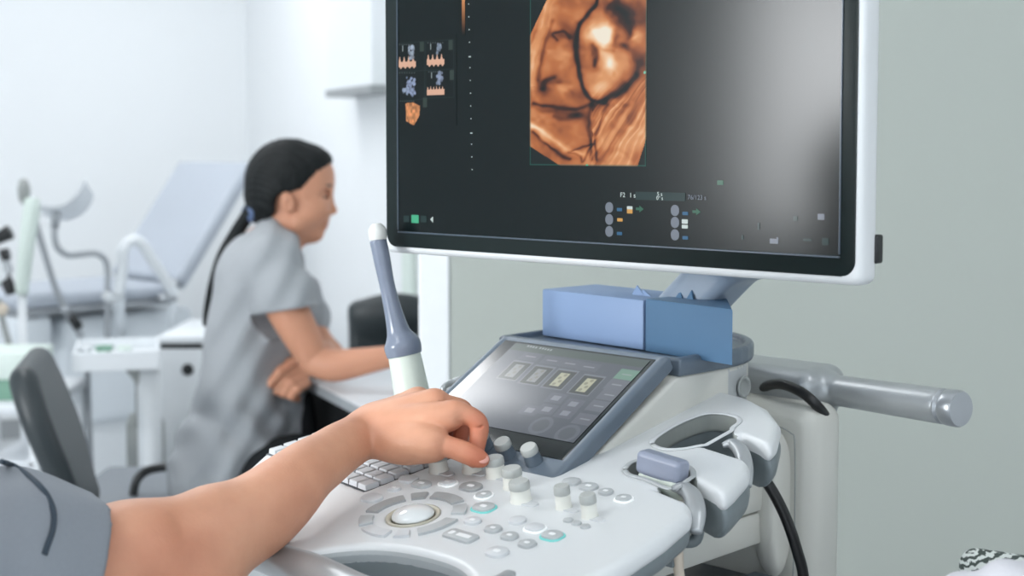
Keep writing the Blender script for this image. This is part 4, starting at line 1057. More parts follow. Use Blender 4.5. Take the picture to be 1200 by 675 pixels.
# --- leather office chair the woman sits on
cs = onz(168, 570, .485)
RT = root('office_chair', (cs.x + .12, cs.y, 0), 'dark leather swivel chair with tall curved backrest, at the left behind the bare arm', 'chair')
t0, t1, t2, t3 = A(36, 430, 2.85), A(52, 470, 2.86), A(76, 530, 2.88), A(98, 600, 2.90)
w_ = Vector((.07, .42, 0))
S = SDF((-1.30, 2.50, .36), (-.55, 3.45, .92), .005)
poly = []
ctr = spline([tuple(t0), tuple(t1), tuple(t2), tuple(t3)], 10)
Yc = ctr[0][1] + .08
for i in range(len(ctr) - 1):
    u = i / (len(ctr) - 1); a, b = ctr[i], ctr[i + 1]; hw_ = .15 + .05 * math.sin(math.pi * min(1, u * 1.1))
    for (p, q) in ((a, b),):
        m_ = (np.array(p) + np.array(q)) / 2
        wd_ = np.array([-.215, .977, 0]) * (hw_ - .02); S.cap(m_ - wd_, m_ + wd_, .023, .023, k=.012)
# bolster along the sides
obj('backrest', S.mesh(), M['leather'], RT)
S = SDF((cs.x - .30, cs.y - .32, .36), (cs.x + .45, cs.y + .32, .54), .006)
S.box((cs.x + .10, cs.y, .445), (.26, .23, .042), r=.035)
obj('seat', S.mesh(), M['seat_grey'], RT)
ap = lambda px, py, d: tuple(A(px, py, d))
obj('armrest', tube([ap(156, 580, 3.2), ap(160, 563, 3.2), ap(170, 553, 3.2), ap(182, 549, 3.2), ap(196, 548, 3.2), ap(208, 556, 3.2), ap(210, 580, 3.2)], .010, 10, 6), M['black'], RT)
obj('column', lathe([(.03, .10), (.03, .38), (.10, .40), (.10, .41)], 20, cs.x + .12, cs.y), M['chrome'], RT)
for k in range(5):
    a = 2 * math.pi * k / 5; x, y = cs.x + .12 + .28 * math.cos(a), cs.y + .28 * math.sin(a)
    l_ = obj('leg', tube([(cs.x + .12, cs.y, .11), (x, y, .07)], [.024, .016], 10, 0), M['black'], RT)
    obj('caster', xf(lathe([(.006, -.012), (.026, -.012), (.028, 0), (.026, .012), (.006, .012)], 16), TR((x, y, .028)) @ rotx(math.pi / 2)), M['black'], l_)
obj('back_bracket', tube([(cs.x + .05, cs.y, .41), (t3.x - .02, t3.y + .10, .42), (t3.x - .01, t3.y + .10, .50)], .02, 10, 6), M['black'], RT)

# --- gynaecological couch
N = A(205, 334, 5.10)
RT = root('examination_couch', (N.x - .45, N.y + .25, 0), 'pale blue padded examination couch with its backrest raised, against the far white wall', 'examination couch')
ex = Vector((.70, .714, 0)).normalized(); ey = Vector((-.714, .70, 0)).normalized()          # along the couch, across it (away)
FC = Matrix(((ex.x, ey.x, 0, N.x), (ex.y, ey.y, 0, N.y), (0, 0, 1, 0), (0, 0, 0, 1)))
def fcp(px, py, y=0.):
    Mi = FC.inverted(); o = Mi @ Vector((0, 0, CAMZ)); d = Mi.to_3x3() @ ray(px, py); s_ = (y - o.y) / d.y; p = o + d * s_; return p
Tn = fcp(291, 190)
ang = math.atan2(Tn.z - N.z, Tn.x); Lb = math.hypot(Tn.x, Tn.z - N.z)
Wd = .47
FB = FC @ TR((0, 0, N.z)) @ Matrix.Rotation(-ang, 4, 'Y')
S = SDF((-.04, -.05, -.08), (Lb + .05, Wd + .06, .05), .007)
S.box((Lb / 2 + .01, Wd / 2, -.022), (Lb / 2 - .005, Wd / 2, .028), r=.022)
obj('backrest', S.mesh(), M['couch'], RT, FB)
obj('backrest_frame', rbox(.02, Lb - .04, .05, Wd - .05, -.075, -.052, .006), M['couch_base'], RT, FB)
sx0 = fcp(18, 336).x
S = SDF((sx0 - .04, -.04, N.z - .10), (.06, Wd + .05, N.z + .03), .008)
S.box(((sx0 + 0) / 2, Wd / 2, N.z - .02), ((0 - sx0) / 2, Wd / 2, .025), r=.02)
obj('seat_pad', S.mesh(), M['couch'], RT, FC)
obj('seat_frame', rbox(sx0 + .02, -.0, .004, Wd - .02, N.z - .068, N.z - .046, .004), M['chrome'], RT, FC)
b0c = fcp(20, 350); b1c = fcp(66, 402)
obj('foot_panel', rbox(b0c.x, b1c.x, .02, .42, b1c.z - .02, N.z - .07, .02, 3), M['couch_base'], RT, FC, auto=40)
obj('base_body', rbox(b1c.x + .05, .12, .06, .44, .30, N.z - .09, .03, 3), M['couch_base'], RT, FC, auto=40)
obj('pedestal', rbox(sx0 + .25, -.02, .10, .42, .0, .32, .02, 3), M['whiteenamel'], RT, FC, auto=40)
# side arm tube (inverted U) and leg supports
pt = lambda px, py, y: tuple(FC @ fcp(px, py, y))
obj('side_rail', tube([pt(138, 346, -.06), pt(143, 318, -.06), pt(144, 296, -.06), pt(149, 285, -.06), pt(158, 281, -.06), pt(167, 287, -.06), pt(178, 304, -.06), pt(190, 322, -.06), pt(200, 340, -.06)], .019, 12, 6), M['whiteenamel'], RT)
obj('side_rail_bracket', tube([pt(122, 346, -.05), pt(132, 350, -.05), pt(142, 346, -.05)], .016, 10, 4), M['whiteenamel'], RT)
obj('support_rod', tube([pt(64, 262, -.04), pt(64, 278, -.04), pt(68, 291, -.04), pt(80, 299, -.04), pt(96, 298, -.04), pt(112, 297, -.04), pt(122, 303, -.04), pt(126, 316, -.04), pt(126, 345, -.04), pt(126, 395, -.04)], .0105, 10, 6), M['chrome'], RT)
obj('support_rod', tube([pt(139, 345, .0), pt(139, 395, .0)], .022, 12, 0), M['couch_base'], RT)
obj('support_rod', tube([pt(42, 262, -.05), pt(52, 296, -.05), pt(66, 340, -.05), pt(80, 368, -.05), pt(95, 394, -.05)], .011, 10, 6), M['chrome'], RT)
obj('clamp', tube([pt(84, 370, -.06), pt(92, 384, -.06)], .017, 10, 0), M['black'], RT)
obj('clamp_knob', tube([pt(72, 362, -.06), pt(84, 364, -.06)], .014, 10, 0), M['chrome'], RT)
obj('side_bracket', tube([pt(186, 350, -.03), pt(205, 350, -.03)], .016, 10, 0), M['chrome'], RT)
obj('side_bracket', tube([pt(203, 334, -.03), pt(202, 398, -.03)], .014, 10, 0), M['couch_base'], RT)
obj('hinge', tube([pt(204, 333, -.02), pt(204, 333, .04)], .018, 12, 0), M['chrome'], RT)
# leg trough: curved shell
tc = pt(66, 228, -.04)
def trough():
    V, Fc_ = [], []; n, m = 22, 8
    for side in (0, 1):
        for j in range(m + 1):
            for i in range(n + 1):
                a = math.pi * (1.04 + .92 * i / n); r_ = .092 if side == 0 else .102
                yy = -.10 + .22 * j / m; dz = -.16 * ((j / m) if 1 else 0)
                flare = 1 + .04 * abs(j / m - .5)
                V.append((r_ * flare * math.cos(a) * 1.02, yy * .9, r_ * 1.0 * math.sin(a) + dz * .35 + .035))
    def ix(s_, j, i): return s_ * (m + 1) * (n + 1) + j * (n + 1) + i
    for s_ in (0, 1):
        for j in range(m):
            for i in range(n):
                q = [ix(s_, j, i), ix(s_, j, i + 1), ix(s_, j + 1, i + 1), ix(s_, j + 1, i)]; Fc_.append(q if s_ == 0 else q[::-1])
    for j in range(m):
        for i in (0, n): q = [ix(0, j, i), ix(0, j + 1, i), ix(1, j + 1, i), ix(1, j, i)]; Fc_.append(q)
    for i in range(n):
        for j in (0, m): Fc_.append([ix(0, j, i), ix(0, j, i + 1), ix(1, j, i + 1), ix(1, j, i)])
    return V, Fc_
obj('leg_support', trough(), M['whiteenamel'], RT, TR(Vector(tc) + Vector((.0, .0, .03))) @ rotz(R(8)))
obj('leg_support_bracket', tube([tuple(Vector(tc) + Vector((0, 0, -.04))), pt(64, 268, -.04)], .014, 10, 0), M['chrome'], RT)

# --- pale green irrigator / lamp stand left of the trough
RT = root('equipment_stand', tuple(A(26, 500, 4.42))[:2] + (0,), 'pale green upright stand with grey joint on top, left of the leg support', 'stand')
gb = A(26, 345, 4.42)
obj('upright', tube(T(A(25, 345, 4.42), A(31, 290, 4.42), A(37, 246, 4.42), A(38, 232, 4.42)), [.020, .024, .026, .020], 14, 6), M['palegreen'], RT)
obj('joint', lathe([(.006, -.05), (.017, -.03), (.020, .0), (.012, .025), (.001, .032)], 18, A(28, 221, 4.42).x, 4.42, 1, 1), M['plastic_grey'], RT, TR((0, 0, A(28, 221, 4.42).z)))
obj('joint_arm', tube(T(A(28, 228, 4.42), A(34, 240, 4.42)), .012, 10, 0), M['palegreen'], RT)
obj('lower_pole', tube([tuple(gb), (gb.x, gb.y, .05)], .013, 12, 0), M['whiteenamel'], RT)
obj('base', lathe([(.10, 0), (.10, .02), (.05, .045), (.02, .06)], 24, gb.x, gb.y), M['whiteenamel'], RT)
# --- colposcope head at the left edge
RT = root('colposcope', (A(-16, 500, 4.2).x, 4.2, 0), 'black and white colposcope head with twin eyepieces cut by the left edge of the photo', 'colposcope')
obj('eyepiece', tube(T(A(-6, 283, 4.2), A(4, 276, 4.2), A(12, 272, 4.2)), [.014, .020, .023], 14, 4), M['black'], RT)
obj('eyepiece', tube(T(A(-8, 300, 4.2), A(2, 299, 4.2), A(10, 298, 4.2)), [.016, .018, .019], 14, 4), M['black'], RT)
obj('optics_body', tube(T(A(-14, 296, 4.2), A(-8, 318, 4.2), A(2, 332, 4.2)), [.04, .042, .03], 18, 6), M['whiteenamel'], RT)
obj('focus_grip', tube(T(A(3, 318, 4.2), A(9, 332, 4.2), A(13, 345, 4.2)), [.012, .018, .014], 12, 6), M['black'], RT)
obj('joint_arm', tube(T(A(8, 305, 4.2), A(12, 316, 4.2), A(8, 322, 4.2)), .008, 10, 6), M['chrome'], RT)
obj('pole', tube([tuple(A(-12, 330, 4.2)), (A(-12, 330, 4.2).x, 4.2, .06)], .018, 12, 0), M['whiteenamel'], RT)
obj('slanted_arm', tube(T(A(-2, 350, 4.2), A(4, 380, 4.2), A(13, 412, 4.2)), .010, 10, 4), M['plastic_grey'], RT)
obj('focus_knob', lathe([(.018, 0), (.02, .006), (.018, .016), (.001, .018)], 16), M['beige_cable'], RT, TR(A(3, 362, 4.2)) @ rotx(math.pi / 2))
obj('base', lathe([(.11, 0), (.11, .03), (.05, .06)], 24, A(-12, 330, 4.2).x, 4.2), M['whiteenamel'], RT)

# --- instrument trolley with tray of green and white items
d5 = 3.85
c0 = A(120, 418, d5)
RT = root('instrument_trolley', (c0.x, d5 + .15, 0), 'white instrument trolley with a shallow tray in front of the couch', 'trolley')
Ft = TR((c0.x, d5 + .12, c0.z)) @ rotz(R(14))
obj('tray', join(rbox(-.11, .11, -.14, .14, -.025, -.018, .002), rbox(-.11, .11, -.142, -.134, -.04, .012, .002), rbox(-.11, .11, .134, .142, -.04, .012, .002), rbox(-.114, -.106, -.142, .142, -.04, .012, .002), rbox(.106, .114, -.142, .142, -.04, .012, .002)), M['whiteenamel'], RT, Ft, smooth=False)
obj('under_bracket', tube(T(Ft @ Vector((.02, 0, -.03)), Ft @ Vector((.07, 0, -.10)), Ft @ Vector((.08, 0, -.18))), [.02, .02, .016], 10, 5), M['plastic_grey'], RT)
pc_ = Ft @ Vector((.085, 0, 0))
obj('post', tube([(pc_.x, pc_.y, c0.z - .03), (pc_.x, pc_.y, .05)], .034, 14, 0), M['whiteenamel'], RT)
obj('post', tube([tuple(A(163, 428, 4.1)), tuple(A(163, 500, 4.1))], .012, 10, 0), M['plastic_grey'], RT)
obj('pedestal_sleeve', lathe([(.055, 0), (.055, .30), (.045, .33)], 20, A(166, 500, 4.12).x, 4.12), M['plastic_grey'], RT, TR((0, 0, .16)))
obj('thin_post', tube([tuple(A(102, 432, 4.05)), (A(102, 432, 4.05).x, 4.05, .06)], .009, 10, 0), M['chrome'], RT)
obj('base', rbox(A(98, 430, d5).x, A(175, 430, d5).x, d5 - .05, d5 + .35, .03, .08, .015, 3), M['whiteenamel'], RT, auto=40)
for px, py, r_, mm, lab in ((100, 411, .020, 'whiteenamel', 'small white dish with green rim, left end of the trolley tray'), (122, 404, .026, 'green', 'dull green cup in the middle of the trolley tray'), (146, 411, .022, 'palegreen', 'pale green dish on the right end of the trolley tray')):
    q = A(px, py, d5 + .12)
    t = tag(obj('dish', xf(lathe([(r_ * .6, 0), (r_, .028), (r_ * .92, .030), (r_ * .5, .006)], 20), TR((q.x, q.y, Ft.translation.z - .0175))), M[mm]), lab, 'dish', 'dishes on the trolley tray')
# --- white cabinet with dark gap and round lock
d6 = 4.3
x0, x1 = A(183, 440, d6).x, A(250, 440, d6).x; zt_ = A(200, 397, d6).z
RT = root('storage_cabinet', ((x0 + x1) / 2, d6 + .2, 0), 'white storage cabinet with a black gap below its top and a round black hole', 'cabinet')
obj('body', rbox(x0, x1, d6, d6 + .42, .02, zt_ - .035, .006, 2), M['whiteenamel'], RT, auto=40)
obj('top_gap', rbox(x0 + .004, x1 - .004, d6 + .006, d6 + .41, zt_ - .036, zt_ - .018, .001, 1), M['black'], RT, smooth=False)  # black strip below the top
obj('top', rbox(x0 - .004, x1 + .004, d6 - .006, d6 + .43, zt_ - .018, zt_ + .004, .004, 2), M['whiteenamel'], RT, auto=40)
q = A(217, 435, d6)
obj('round_hole', xf(lathe([(.018, -.001), (.018, .003), (.014, .004), (.001, .004)], 24), TR((q.x, d6, q.z)) @ rotx(math.pi / 2)), M['black'], RT)
# --- low white side table with boxes at the far left
d7 = 3.60
RT = root('side_table', (A(20, 480, d7).x, d7 + .2, 0), 'low white table with a shelf at the left behind the leather chair', 'table')
xa, xb = A(-40, 480, d7).x, A(40, 480, d7).x
z1_, z2_ = A(20, 478, d7).z, A(20, 505, d7).z
obj('table_top', rbox(xa, xb, d7, d7 + .45, z1_ - .025, z1_, .004), M['desk'], RT, auto=40)
obj('shelf', rbox(xa + .02, xb - .02, d7 + .02, d7 + .43, z2_ - .11, z2_ - .09, .004), M['desk'], RT, auto=40)
for x in (xa + .01, xb - .035):
    for y in (d7 + .02, d7 + .40): obj('leg', rbox(x, x + .025, y, y + .025, 0, z1_ - .025, .003), M['whiteenamel'], RT, auto=40)
q = A(12, 462, d7 + .1)
tag(obj('supply_box', rbox(q.x - .09, q.x + .05, q.y, q.y + .16, z1_, z1_ + .055, .004), M['green'], None, auto=40), 'dull green flat box on the low white table at the left edge', 'box')
q = A(14, 448, d7 + .1)
tag(obj('supply_box', rbox(q.x - .10, q.x + .055, q.y - .005, q.y + .17, z1_ + .0552, z1_ + .125, .004), M['palegreen'], None, auto=40), 'pale white-green box on top of the dull green box at the left edge', 'box')
# --- wall cabinet on the side wall, pale strip
def side_pt(px, py):
    """point of the picture on the side wall"""
    n_ = Vector((-SDn.y, SDn.x, 0)); o = Vector((0, 0, CAMZ)); r_ = ray(px, py); s_ = (CORNER - o).dot(n_) / r_.dot(n_); return o + r_ * s_
p0, p1 = side_pt(417, 108), side_pt(472, 100)
inn = Vector((-SDn.y, SDn.x, 0)); inn = -inn if inn.x > 0 else inn
RT = root('wall_cabinet', (p0.x, p0.y, p0.z), 'white wall-mounted cabinet high on the wall left of the monitor', 'wall cabinet')
q0, q1 = p0.xy, p1.xy
bx = prism([tuple(q0 + inn.xy * .002), tuple(q1 + inn.xy * .002), tuple(q1 + inn.xy * .10), tuple(q0 + inn.xy * .10)], p0.z + .005, p0.z + .5, 0)
obj('cabinet_body', bx, M['whiteenamel'], RT, smooth=False)
obj('edge_shadow_strip', prism([tuple(q0 + inn.xy * .002), tuple(q1 + inn.xy * .002), tuple(q1 + inn.xy * .108), tuple(q0 + inn.xy * .108)], p0.z - .02, p0.z + .004, 0), M['skirting'], RT, smooth=False)  # grey strip stands for the shadow along the lower edge
r0, r1 = side_pt(478, 346), side_pt(489, 346)
st = prism([tuple(r0.xy + inn.xy * .002), tuple(r1.xy + inn.xy * .002), tuple(r1.xy + inn.xy * .02), tuple(r0.xy + inn.xy * .02)], r0.z, r0.z + .75, .001, 1)
tag(obj('wall_panel', st, M['palegreen'], None, smooth=False), 'narrow pale green strip hanging on the wall beside the white end post', 'wall strip')

# --- couch at the right front with sheets
cc = A(1185, 672, 1.02)
RT = root('patient_couch', (.55, .95, 0), 'white-sheeted patient couch cut by the lower right corner of the photo', 'couch')
obj('mattress', rbox(.335, 1.05, .30, 1.30, cc.z - .20, cc.z - .10, .03, 3), M['sheet'], RT, auto=40)
obj('couch_frame', rbox(.36, 1.02, .33, 1.27, cc.z - .30, cc.z - .20, .01, 2), M['whiteenamel'], RT, auto=40)
for x in (.38, .97):
    for y in (.36, 1.20): obj('leg', rbox(x, x + .04, y, y + .04, 0, cc.z - .30, .004), M['chrome'], RT, auto=40)
bt = cc.z - .10
S = SDF((.30, .70, bt - .03), (.75, 1.25, bt + .17), .004)
e1_ = A(1150, 690, 1.0); 
S.ell((e1_.x + .045, 1.0, bt + .022), (.075, .12, .082), k=.02); S.ell((e1_.x + .16, 1.02, bt - .012), (.12, .13, .070), k=.05)
S.half((0, 0, bt + .001), (0, 0, -1))
S.warp(lambda x, y, z: .004 * np.sin(x * 60 + y * 40) + .003 * np.sin(x * 95 - y * 70 + z * 50))
tag(obj('white_blanket', S.mesh(), M['sheet']), 'rumpled white blanket on the patient couch in the lower right corner', 'blanket')
S = SDF((.32, .60, bt - .03), (.85, 1.0, bt + .15), .004)
S.ell((e1_.x + .15, .92, bt + .026), (.120, .05, .082), k=.02)
S.half((0, 0, bt + .001), (0, 0, -1))
S.warp(lambda x, y, z: .004 * np.sin(x * 80 + y * 30))
tag(obj('blue_sheet', S.mesh(), M['sheet_blue']), 'pale blue folded sheet in front of the white blanket, lower right corner', 'sheet')
# patterned black and white cushion
mp_ = bpy.data.materials.new('black_lace_pattern'); mp_.use_nodes = True; nt = mp_.node_tree; b = nt.nodes['Principled BSDF']; b.inputs['Roughness'].default_value = .8
tc_ = nt.nodes.new('ShaderNodeTexCoord'); wv_ = nt.nodes.new('ShaderNodeTexWave'); wv_.wave_type = 'RINGS'; wv_.rings_direction = 'SPHERICAL'; wv_.inputs['Scale'].default_value = 70; wv_.inputs['Distortion'].default_value = 6; wv_.inputs['Detail'].default_value = 3; wv_.inputs['Detail Scale'].default_value = 2.5
cr = nt.nodes.new('ShaderNodeValToRGB'); cr.color_ramp.elements[0].position = .42; cr.color_ramp.elements[0].color = lin((58, 68, 64)) + (1,); cr.color_ramp.elements[1].position = .62; cr.color_ramp.elements[1].color = lin((196, 202, 198)) + (1,)
nt.links.new(tc_.outputs['Object'], wv_.inputs['Vector']); nt.links.new(wv_.outputs[0], cr.inputs[0]); nt.links.new(cr.outputs[0], b.inputs['Base Color'])
S = SDF((.28, 1.02, bt - .06), (.62, 1.36, bt + .22), .003)
l0, l1 = A(1144, 652, 1.18), A(1190, 662, 1.16)
S.cap(l0 + Vector((0, 0, -.006)), l1 + Vector((.06, -.0, -.012)), .0125, .012, k=.0); S.cap(l0 + Vector((.012, 0, -.05)), l1 + Vector((.06, .0, -.10)), .03, .035, k=.03)
tag(obj('patterned_cushion', S.mesh(), mp_), 'black and white lace-patterned cushion edge showing behind the white blanket', 'cushion')

# ================================================================== THE SEATED WOMAN BEHIND (profile, facing right)
WD = 3.20
W = lambda px, py, dd=0.: np.array(A(px, py, WD + dd))
wc = W(285, 560)
RT = root('person', (wc[0], wc[1], 0), 'dark-haired woman in grey short-sleeved scrubs, seated in profile, leaning her forearm on the desk', 'person')
m1 = WD / F_PX      # metres per picture pixel there
h = .0028
S = SDF((-.80, 2.90, .02), (.02, 3.52, 1.32), h)
# skull and face
S.ell(W(341, 211), (.093, .074, .088), k=.01)
S.ell(W(362, 232), (.052, .058, .082), k=.02)
S.ell(W(372, 205), (.033, .052, .042), k=.02)
S.cap(W(372, 246, -.028), W(350, 260, -.048), .020, .022, k=.025); S.cap(W(372, 246, .028), W(350, 260, .048), .020, .022, k=.025)   # cheeks, jaw
S.cap(W(371, 270), W(371, 273), .0155, .015, k=.02)                                  # chin
S.cap(W(350, 262, -.03), W(366, 274, -.008), .016, .014, k=.02); S.cap(W(350, 262, .03), W(366, 274, .008), .016, .014, k=.02)
S.cap(W(383.5, 224), W(389.5, 243), .0065, .0080, k=.008); S.ell(W(390.5, 247), (.0095, .0105, .0085), k=.006)   # nose
S.ell(W(386, 250, -.009), (.008, .006, .006), k=.004); S.ell(W(386, 250, .009), (.008, .006, .006), k=.004)
S.cap(W(380, 215, -.022), W(383, 215, .022), .008, .008, k=.012)                      # brow
S.cap(W(381.5, 255.5), W(380, 262), .009, .009, k=.008)
S.cap(W(381, 261.5, -.012), W(381, 261.5, .012), .0062, .0062, k=.004); S.cap(W(380, 266.5, -.010), W(380, 266.5, .010), .0060, .0060, k=.004)
S.ell(W(380, 228, -.030), (.014, .015, .011), k=.008, mode='sub'); S.ell(W(380, 228, .030), (.014, .015, .011), k=.008, mode='sub')
S.ell(W(376.5, 228.5, -.030), (.0125, .0125, .0115), k=.003); S.ell(W(376.5, 228.5, .030), (.0125, .0125, .0115), k=.003)
for sg in (-1, 1):   # ears
    S.ell(W(337, 237, sg * .072), (.015, .012, .025), rot=Matrix.Rotation(R(-12), 4, 'Y'), k=.006)
    S.ell(W(339, 237, sg * .085), (.009, .007, .016), k=.003, mode='sub')
# neck, trunk (hidden under the scrub top), arms, hands, legs
S.cap(W(338, 262), W(312, 300), .052, .058, k=.03)
S.ell(W(306, 340), (.085, .15, .13), k=.04); S.ell(W(290, 440), (.085, .13, .15), k=.05); S.ell(W(278, 540), (.10, .15, .10), k=.05)
# near arm
def dense(pts, rs, n=8, k=.0012, **kw):
    q = spline([list(p) + [r_] for p, r_ in zip(pts, rs)], n)
    for i in range(len(q) - 1): S.cap(q[i][:3], q[i + 1][:3], q[i][3], q[i + 1][3], k, **kw)
dense([W(314, 318, -.155), W(338, 365, -.17), W(358, 402, -.165), W(370, 425, -.16)], [.045, .043, .037, .030], k=.002)
dense([W(366, 422, -.16), W(388, 428, -.17), W(412, 426, -.175), W(440, 421, -.18), W(468, 416, -.18)], [.030, .0335, .030, .025, .021], k=.004)
S.ell(W(480, 417, -.18), (.042, .036, .016), k=.015)
for i, (dy, l_) in enumerate(((-.028, 22), (-.010, 28), (.009, 27), (.026, 22))): S.chain([W(488, 416, -.18 + dy), W(488 + l_ * .6, 418, -.18 + dy), W(488 + l_, 421, -.18 + dy)], [.009, .0085, .0075], k=.004)
S.chain([W(474, 421, -.205), W(484, 424, -.225), W(492, 425, -.228)], [.012, .010, .008], k=.006)
# far arm folded under, fist at the belly
S.chain([W(318, 322, .16), W(352, 372, .17), W(384, 420, .12)], [.045, .041, .036], k=.02)
S.chain([W(384, 418, .12), W(372, 416, .02), W(358, 420, -.06)], [.036, .032, .026], k=.02)
FH = W(341, 438, -.09)
S.ell(W(345, 436, -.08), (.036, .022, .034), k=.012)
for i, (ax_, ay_, bx_, by_, cx_, cy_) in enumerate(((349, 425, 330, 433, 319, 452), (352, 434, 335, 441, 324, 458), (356, 442, 341, 449, 333, 461), (359, 449, 348, 456, 342, 464))):
    S.chain([W(ax_, ay_, -.088), W(bx_, by_, -.112), W(cx_, cy_, -.105), W(cx_ + 6, cy_ + 3, -.085)], [.0105, .0105, .0095, .0085], k=.004)
S.chain([W(345, 424, -.10), W(328, 436, -.125), W(314, 452, -.118), W(313, 462, -.112)], [.011, .0105, .009, .0075], k=.004)
# thighs, shins
for sg in (-1, 1):
    S.chain([W(278, 560, sg * .09), W(360, 560, sg * .11), W(430, 560, sg * .11)], [.080, .070, .055], k=.02)
obj_vf = S.mesh(); fc = face_centres(obj_vf)
lipm = np.zeros(len(fc), int)
for q, r_ in ((W(383.5, 261.7), (.006, .020, .0035)), (W(382.5, 266.3), (.006, .018, .0038))):
    lipm[(((fc - q) / np.array(r_)) ** 2).sum(1) < 1] = 1
for sg in (-1, 1):
    for q, r_ in ((W(382.5, 231, sg * .030), (.008, .014, .0022)), (W(385, 217.5, sg * .026), (.009, .018, .0024))):
        lipm[(((fc - q) / np.array(r_)) ** 2).sum(1) < 1] = 2
obj('body', obj_vf, [M['skin_w'], M['lip'], M['eye']], RT, fmat=lipm)
# scrub top
S = SDF((-.86, 2.88, .40), (-.28, 3.52, 1.12), h)
S.chain([W(322, 292, -.05), W(318, 304, -.13)], [.055, .058], k=.04); S.chain([W(322, 292, .05), W(318, 304, .13)], [.055, .058], k=.04)
S.ell(W(304, 338), (.096, .175, .130), k=.05)
S.ell(W(296, 395), (.098, .165, .130), k=.05)
S.ell(W(289, 455), (.104, .165, .13), k=.05)
S.ell(W(277, 525), (.130, .195, .115), k=.06)
S.ell(W(262, 556), (.115, .20, .075), k=.05)
S.cap(W(330, 420), W(334, 500), .045, .05, k=.05)
S.chain([W(316, 312, -.145), W(332, 345, -.165), W(342, 376, -.175)], [.060, .060, .063], k=.03)
S.chain([W(322, 316, .145), W(346, 350, .165), W(358, 376, .172)], [.060, .058, .060], k=.03)
S.cap(W(326, 276), W(316, 306), .056, .066, k=.02)      # collar
# folds
def folds(x, y, z):
    low = np.clip((.86 - z) / .2, 0, 1)
    return .0042 * low * np.sin((x * 1.0 + z * .45 + y * .5) * 55 + 2.2 * np.sin(z * 15 + y * 9)) + .003 * np.sin(x * 90 - z * 55 + y * 20)
S.warp(folds)
ax_s = (W(341, 376, -.175) - W(336.5, 345, -.173)); ax_s /= np.linalg.norm(ax_s)
# sleeve hems: cut with caps the size of the opening
cN = W(340, 363, -.173); sl_, g_ = S.grid(cN - .11, cN + .11, 0)
pl_d = (g_[0] - cN[0]) * ax_s[0] + (g_[1] - cN[1]) * ax_s[1] + (g_[2] - cN[2]) * ax_s[2]
rad = np.sqrt((g_[0] - cN[0]) ** 2 + (g_[1] - cN[1]) ** 2 + (g_[2] - cN[2]) ** 2) - .085
S.put(sl_, np.maximum(-pl_d, rad + .0 * pl_d).astype(np.float32), .004, 'sub')
# restore the trunk bitten by that cut, then hollow the sleeve mouth
S.ell(W(300, 380), (.094, .150, .12), k=.01); S.cap(W(330, 420), W(334, 500), .045, .05, k=.02)
S.cap(W(336, 355, -.170), W(346, 382, -.176), .050, .052, k=.004, mode='sub')
S.ell(W(300, 380), (.088, .140, .12), k=.004)
S.cap(W(338, 266), W(326, 284), .054, .050, k=.004, mode='sub')    # neck opening
hn = np.array([.16, 0, -1.0]); S.half(W(262, 563), hn, .006)
obj('scrub_top', S.mesh(), M['scrub'], RT)
# trousers and shoes
S = SDF((-.82, 2.92, .08), (-.10, 3.50, .72), .006)
S.ell(W(272, 566), (.125, .19, .10), k=.04)
for sg in (-1, 1):
    S.chain([W(275, 572, sg * .09), W(350, 560, sg * .115), W(425, 556, sg * .12)], [.098, .088, .068], k=.03)
    k_ = W(425, 556, sg * .12); S.chain([k_, (k_[0] + .02, k_[1], .30), (k_[0] - .02, k_[1], .12)], [.068, .06, .05], k=.02)
S.cap(W(352, 470, .0), W(352, 540, 0), .03, .05, k=.03)
obj('trousers', S.mesh(), M['trousers'], RT)
for sg in (-1, 1):
    k_ = W(425, 556, sg * .12); S = SDF((k_[0] - .12, k_[1] - .06, -.002), (k_[0] + .22, k_[1] + .06, .13), .005)
    S.cap((k_[0] - .04, k_[1], .04), (k_[0] + .13, k_[1], .032), .036, .03, k=.01); S.cap((k_[0] - .02, k_[1], .06), (k_[0] - .02, k_[1], .10), .042, .044, k=.02); S.half((0, 0, .004), (0, 0, -1))
    obj('shoe', S.mesh(), M['whiteenamel'], RT)
# hair, hair tie and ponytail
S = SDF((-.70, 3.06, .95), (-.36, 3.34, 1.32), .0026)
S.ell(W(339, 210), (.0985, .081, .092), k=.01); S.ell(W(330, 224), (.075, .078, .085), k=.02); S.ell(W(368, 190), (.040, .060, .032), k=.02)
S.cap(W(306, 236), W(302, 248), .036, .025, k=.02)
# keep hair off the face: cut along the hairline plane in profile
hl = [(318, 300), (318, 258), (327, 248), (328, 236), (333, 226), (345, 224), (357, 221), (364, 214), (374, 204), (386, 194), (394, 184), (420, 184), (420, 300)]
H2 = np.array([(W(x, y)[0], W(x, y)[2]) for x, y in hl])
sl_, g_ = S.grid(S.lo, S.lo + S.h * S.n, 0)
dp_ = poly_sdf(H2, g_[0][:, 0, :], g_[2][0, 0, :][None, :] + 0 * g_[0][:, 0, :])[:, None, :] + 0 * g_[1]
S.put(sl_, dp_.astype(np.float32), .006, 'sub')
S.warp(lambda x, y, z: .0008 * np.sin((x * .6 + z) * 420 + y * 300) + .0007 * np.sin(y * 500 + x * 90))
obj('hair', S.mesh(), M['hair'], RT)
obj('hair_tie', tube([tuple(W(294, 244, -.02)), tuple(W(297, 251, -.022)), tuple(W(292, 257, 0)), tuple(W(287, 250, .022)), tuple(W(290, 243, .02))], .0085, 10, 6, closed=True), M['hairtie'], RT)
obj('ponytail', tube([tuple(W(297, 244)), tuple(W(288, 256)), tuple(W(276, 275, -.01)), tuple(W(262, 302, -.02)), tuple(W(252, 330, -.025)), tuple(W(246, 355, -.03)), tuple(W(241, 377, -.03)), tuple(W(240, 383, -.03))], [.020, .016, .016, .017, .014, .012, .007, .002], 16, 8), M['hair'], RT)

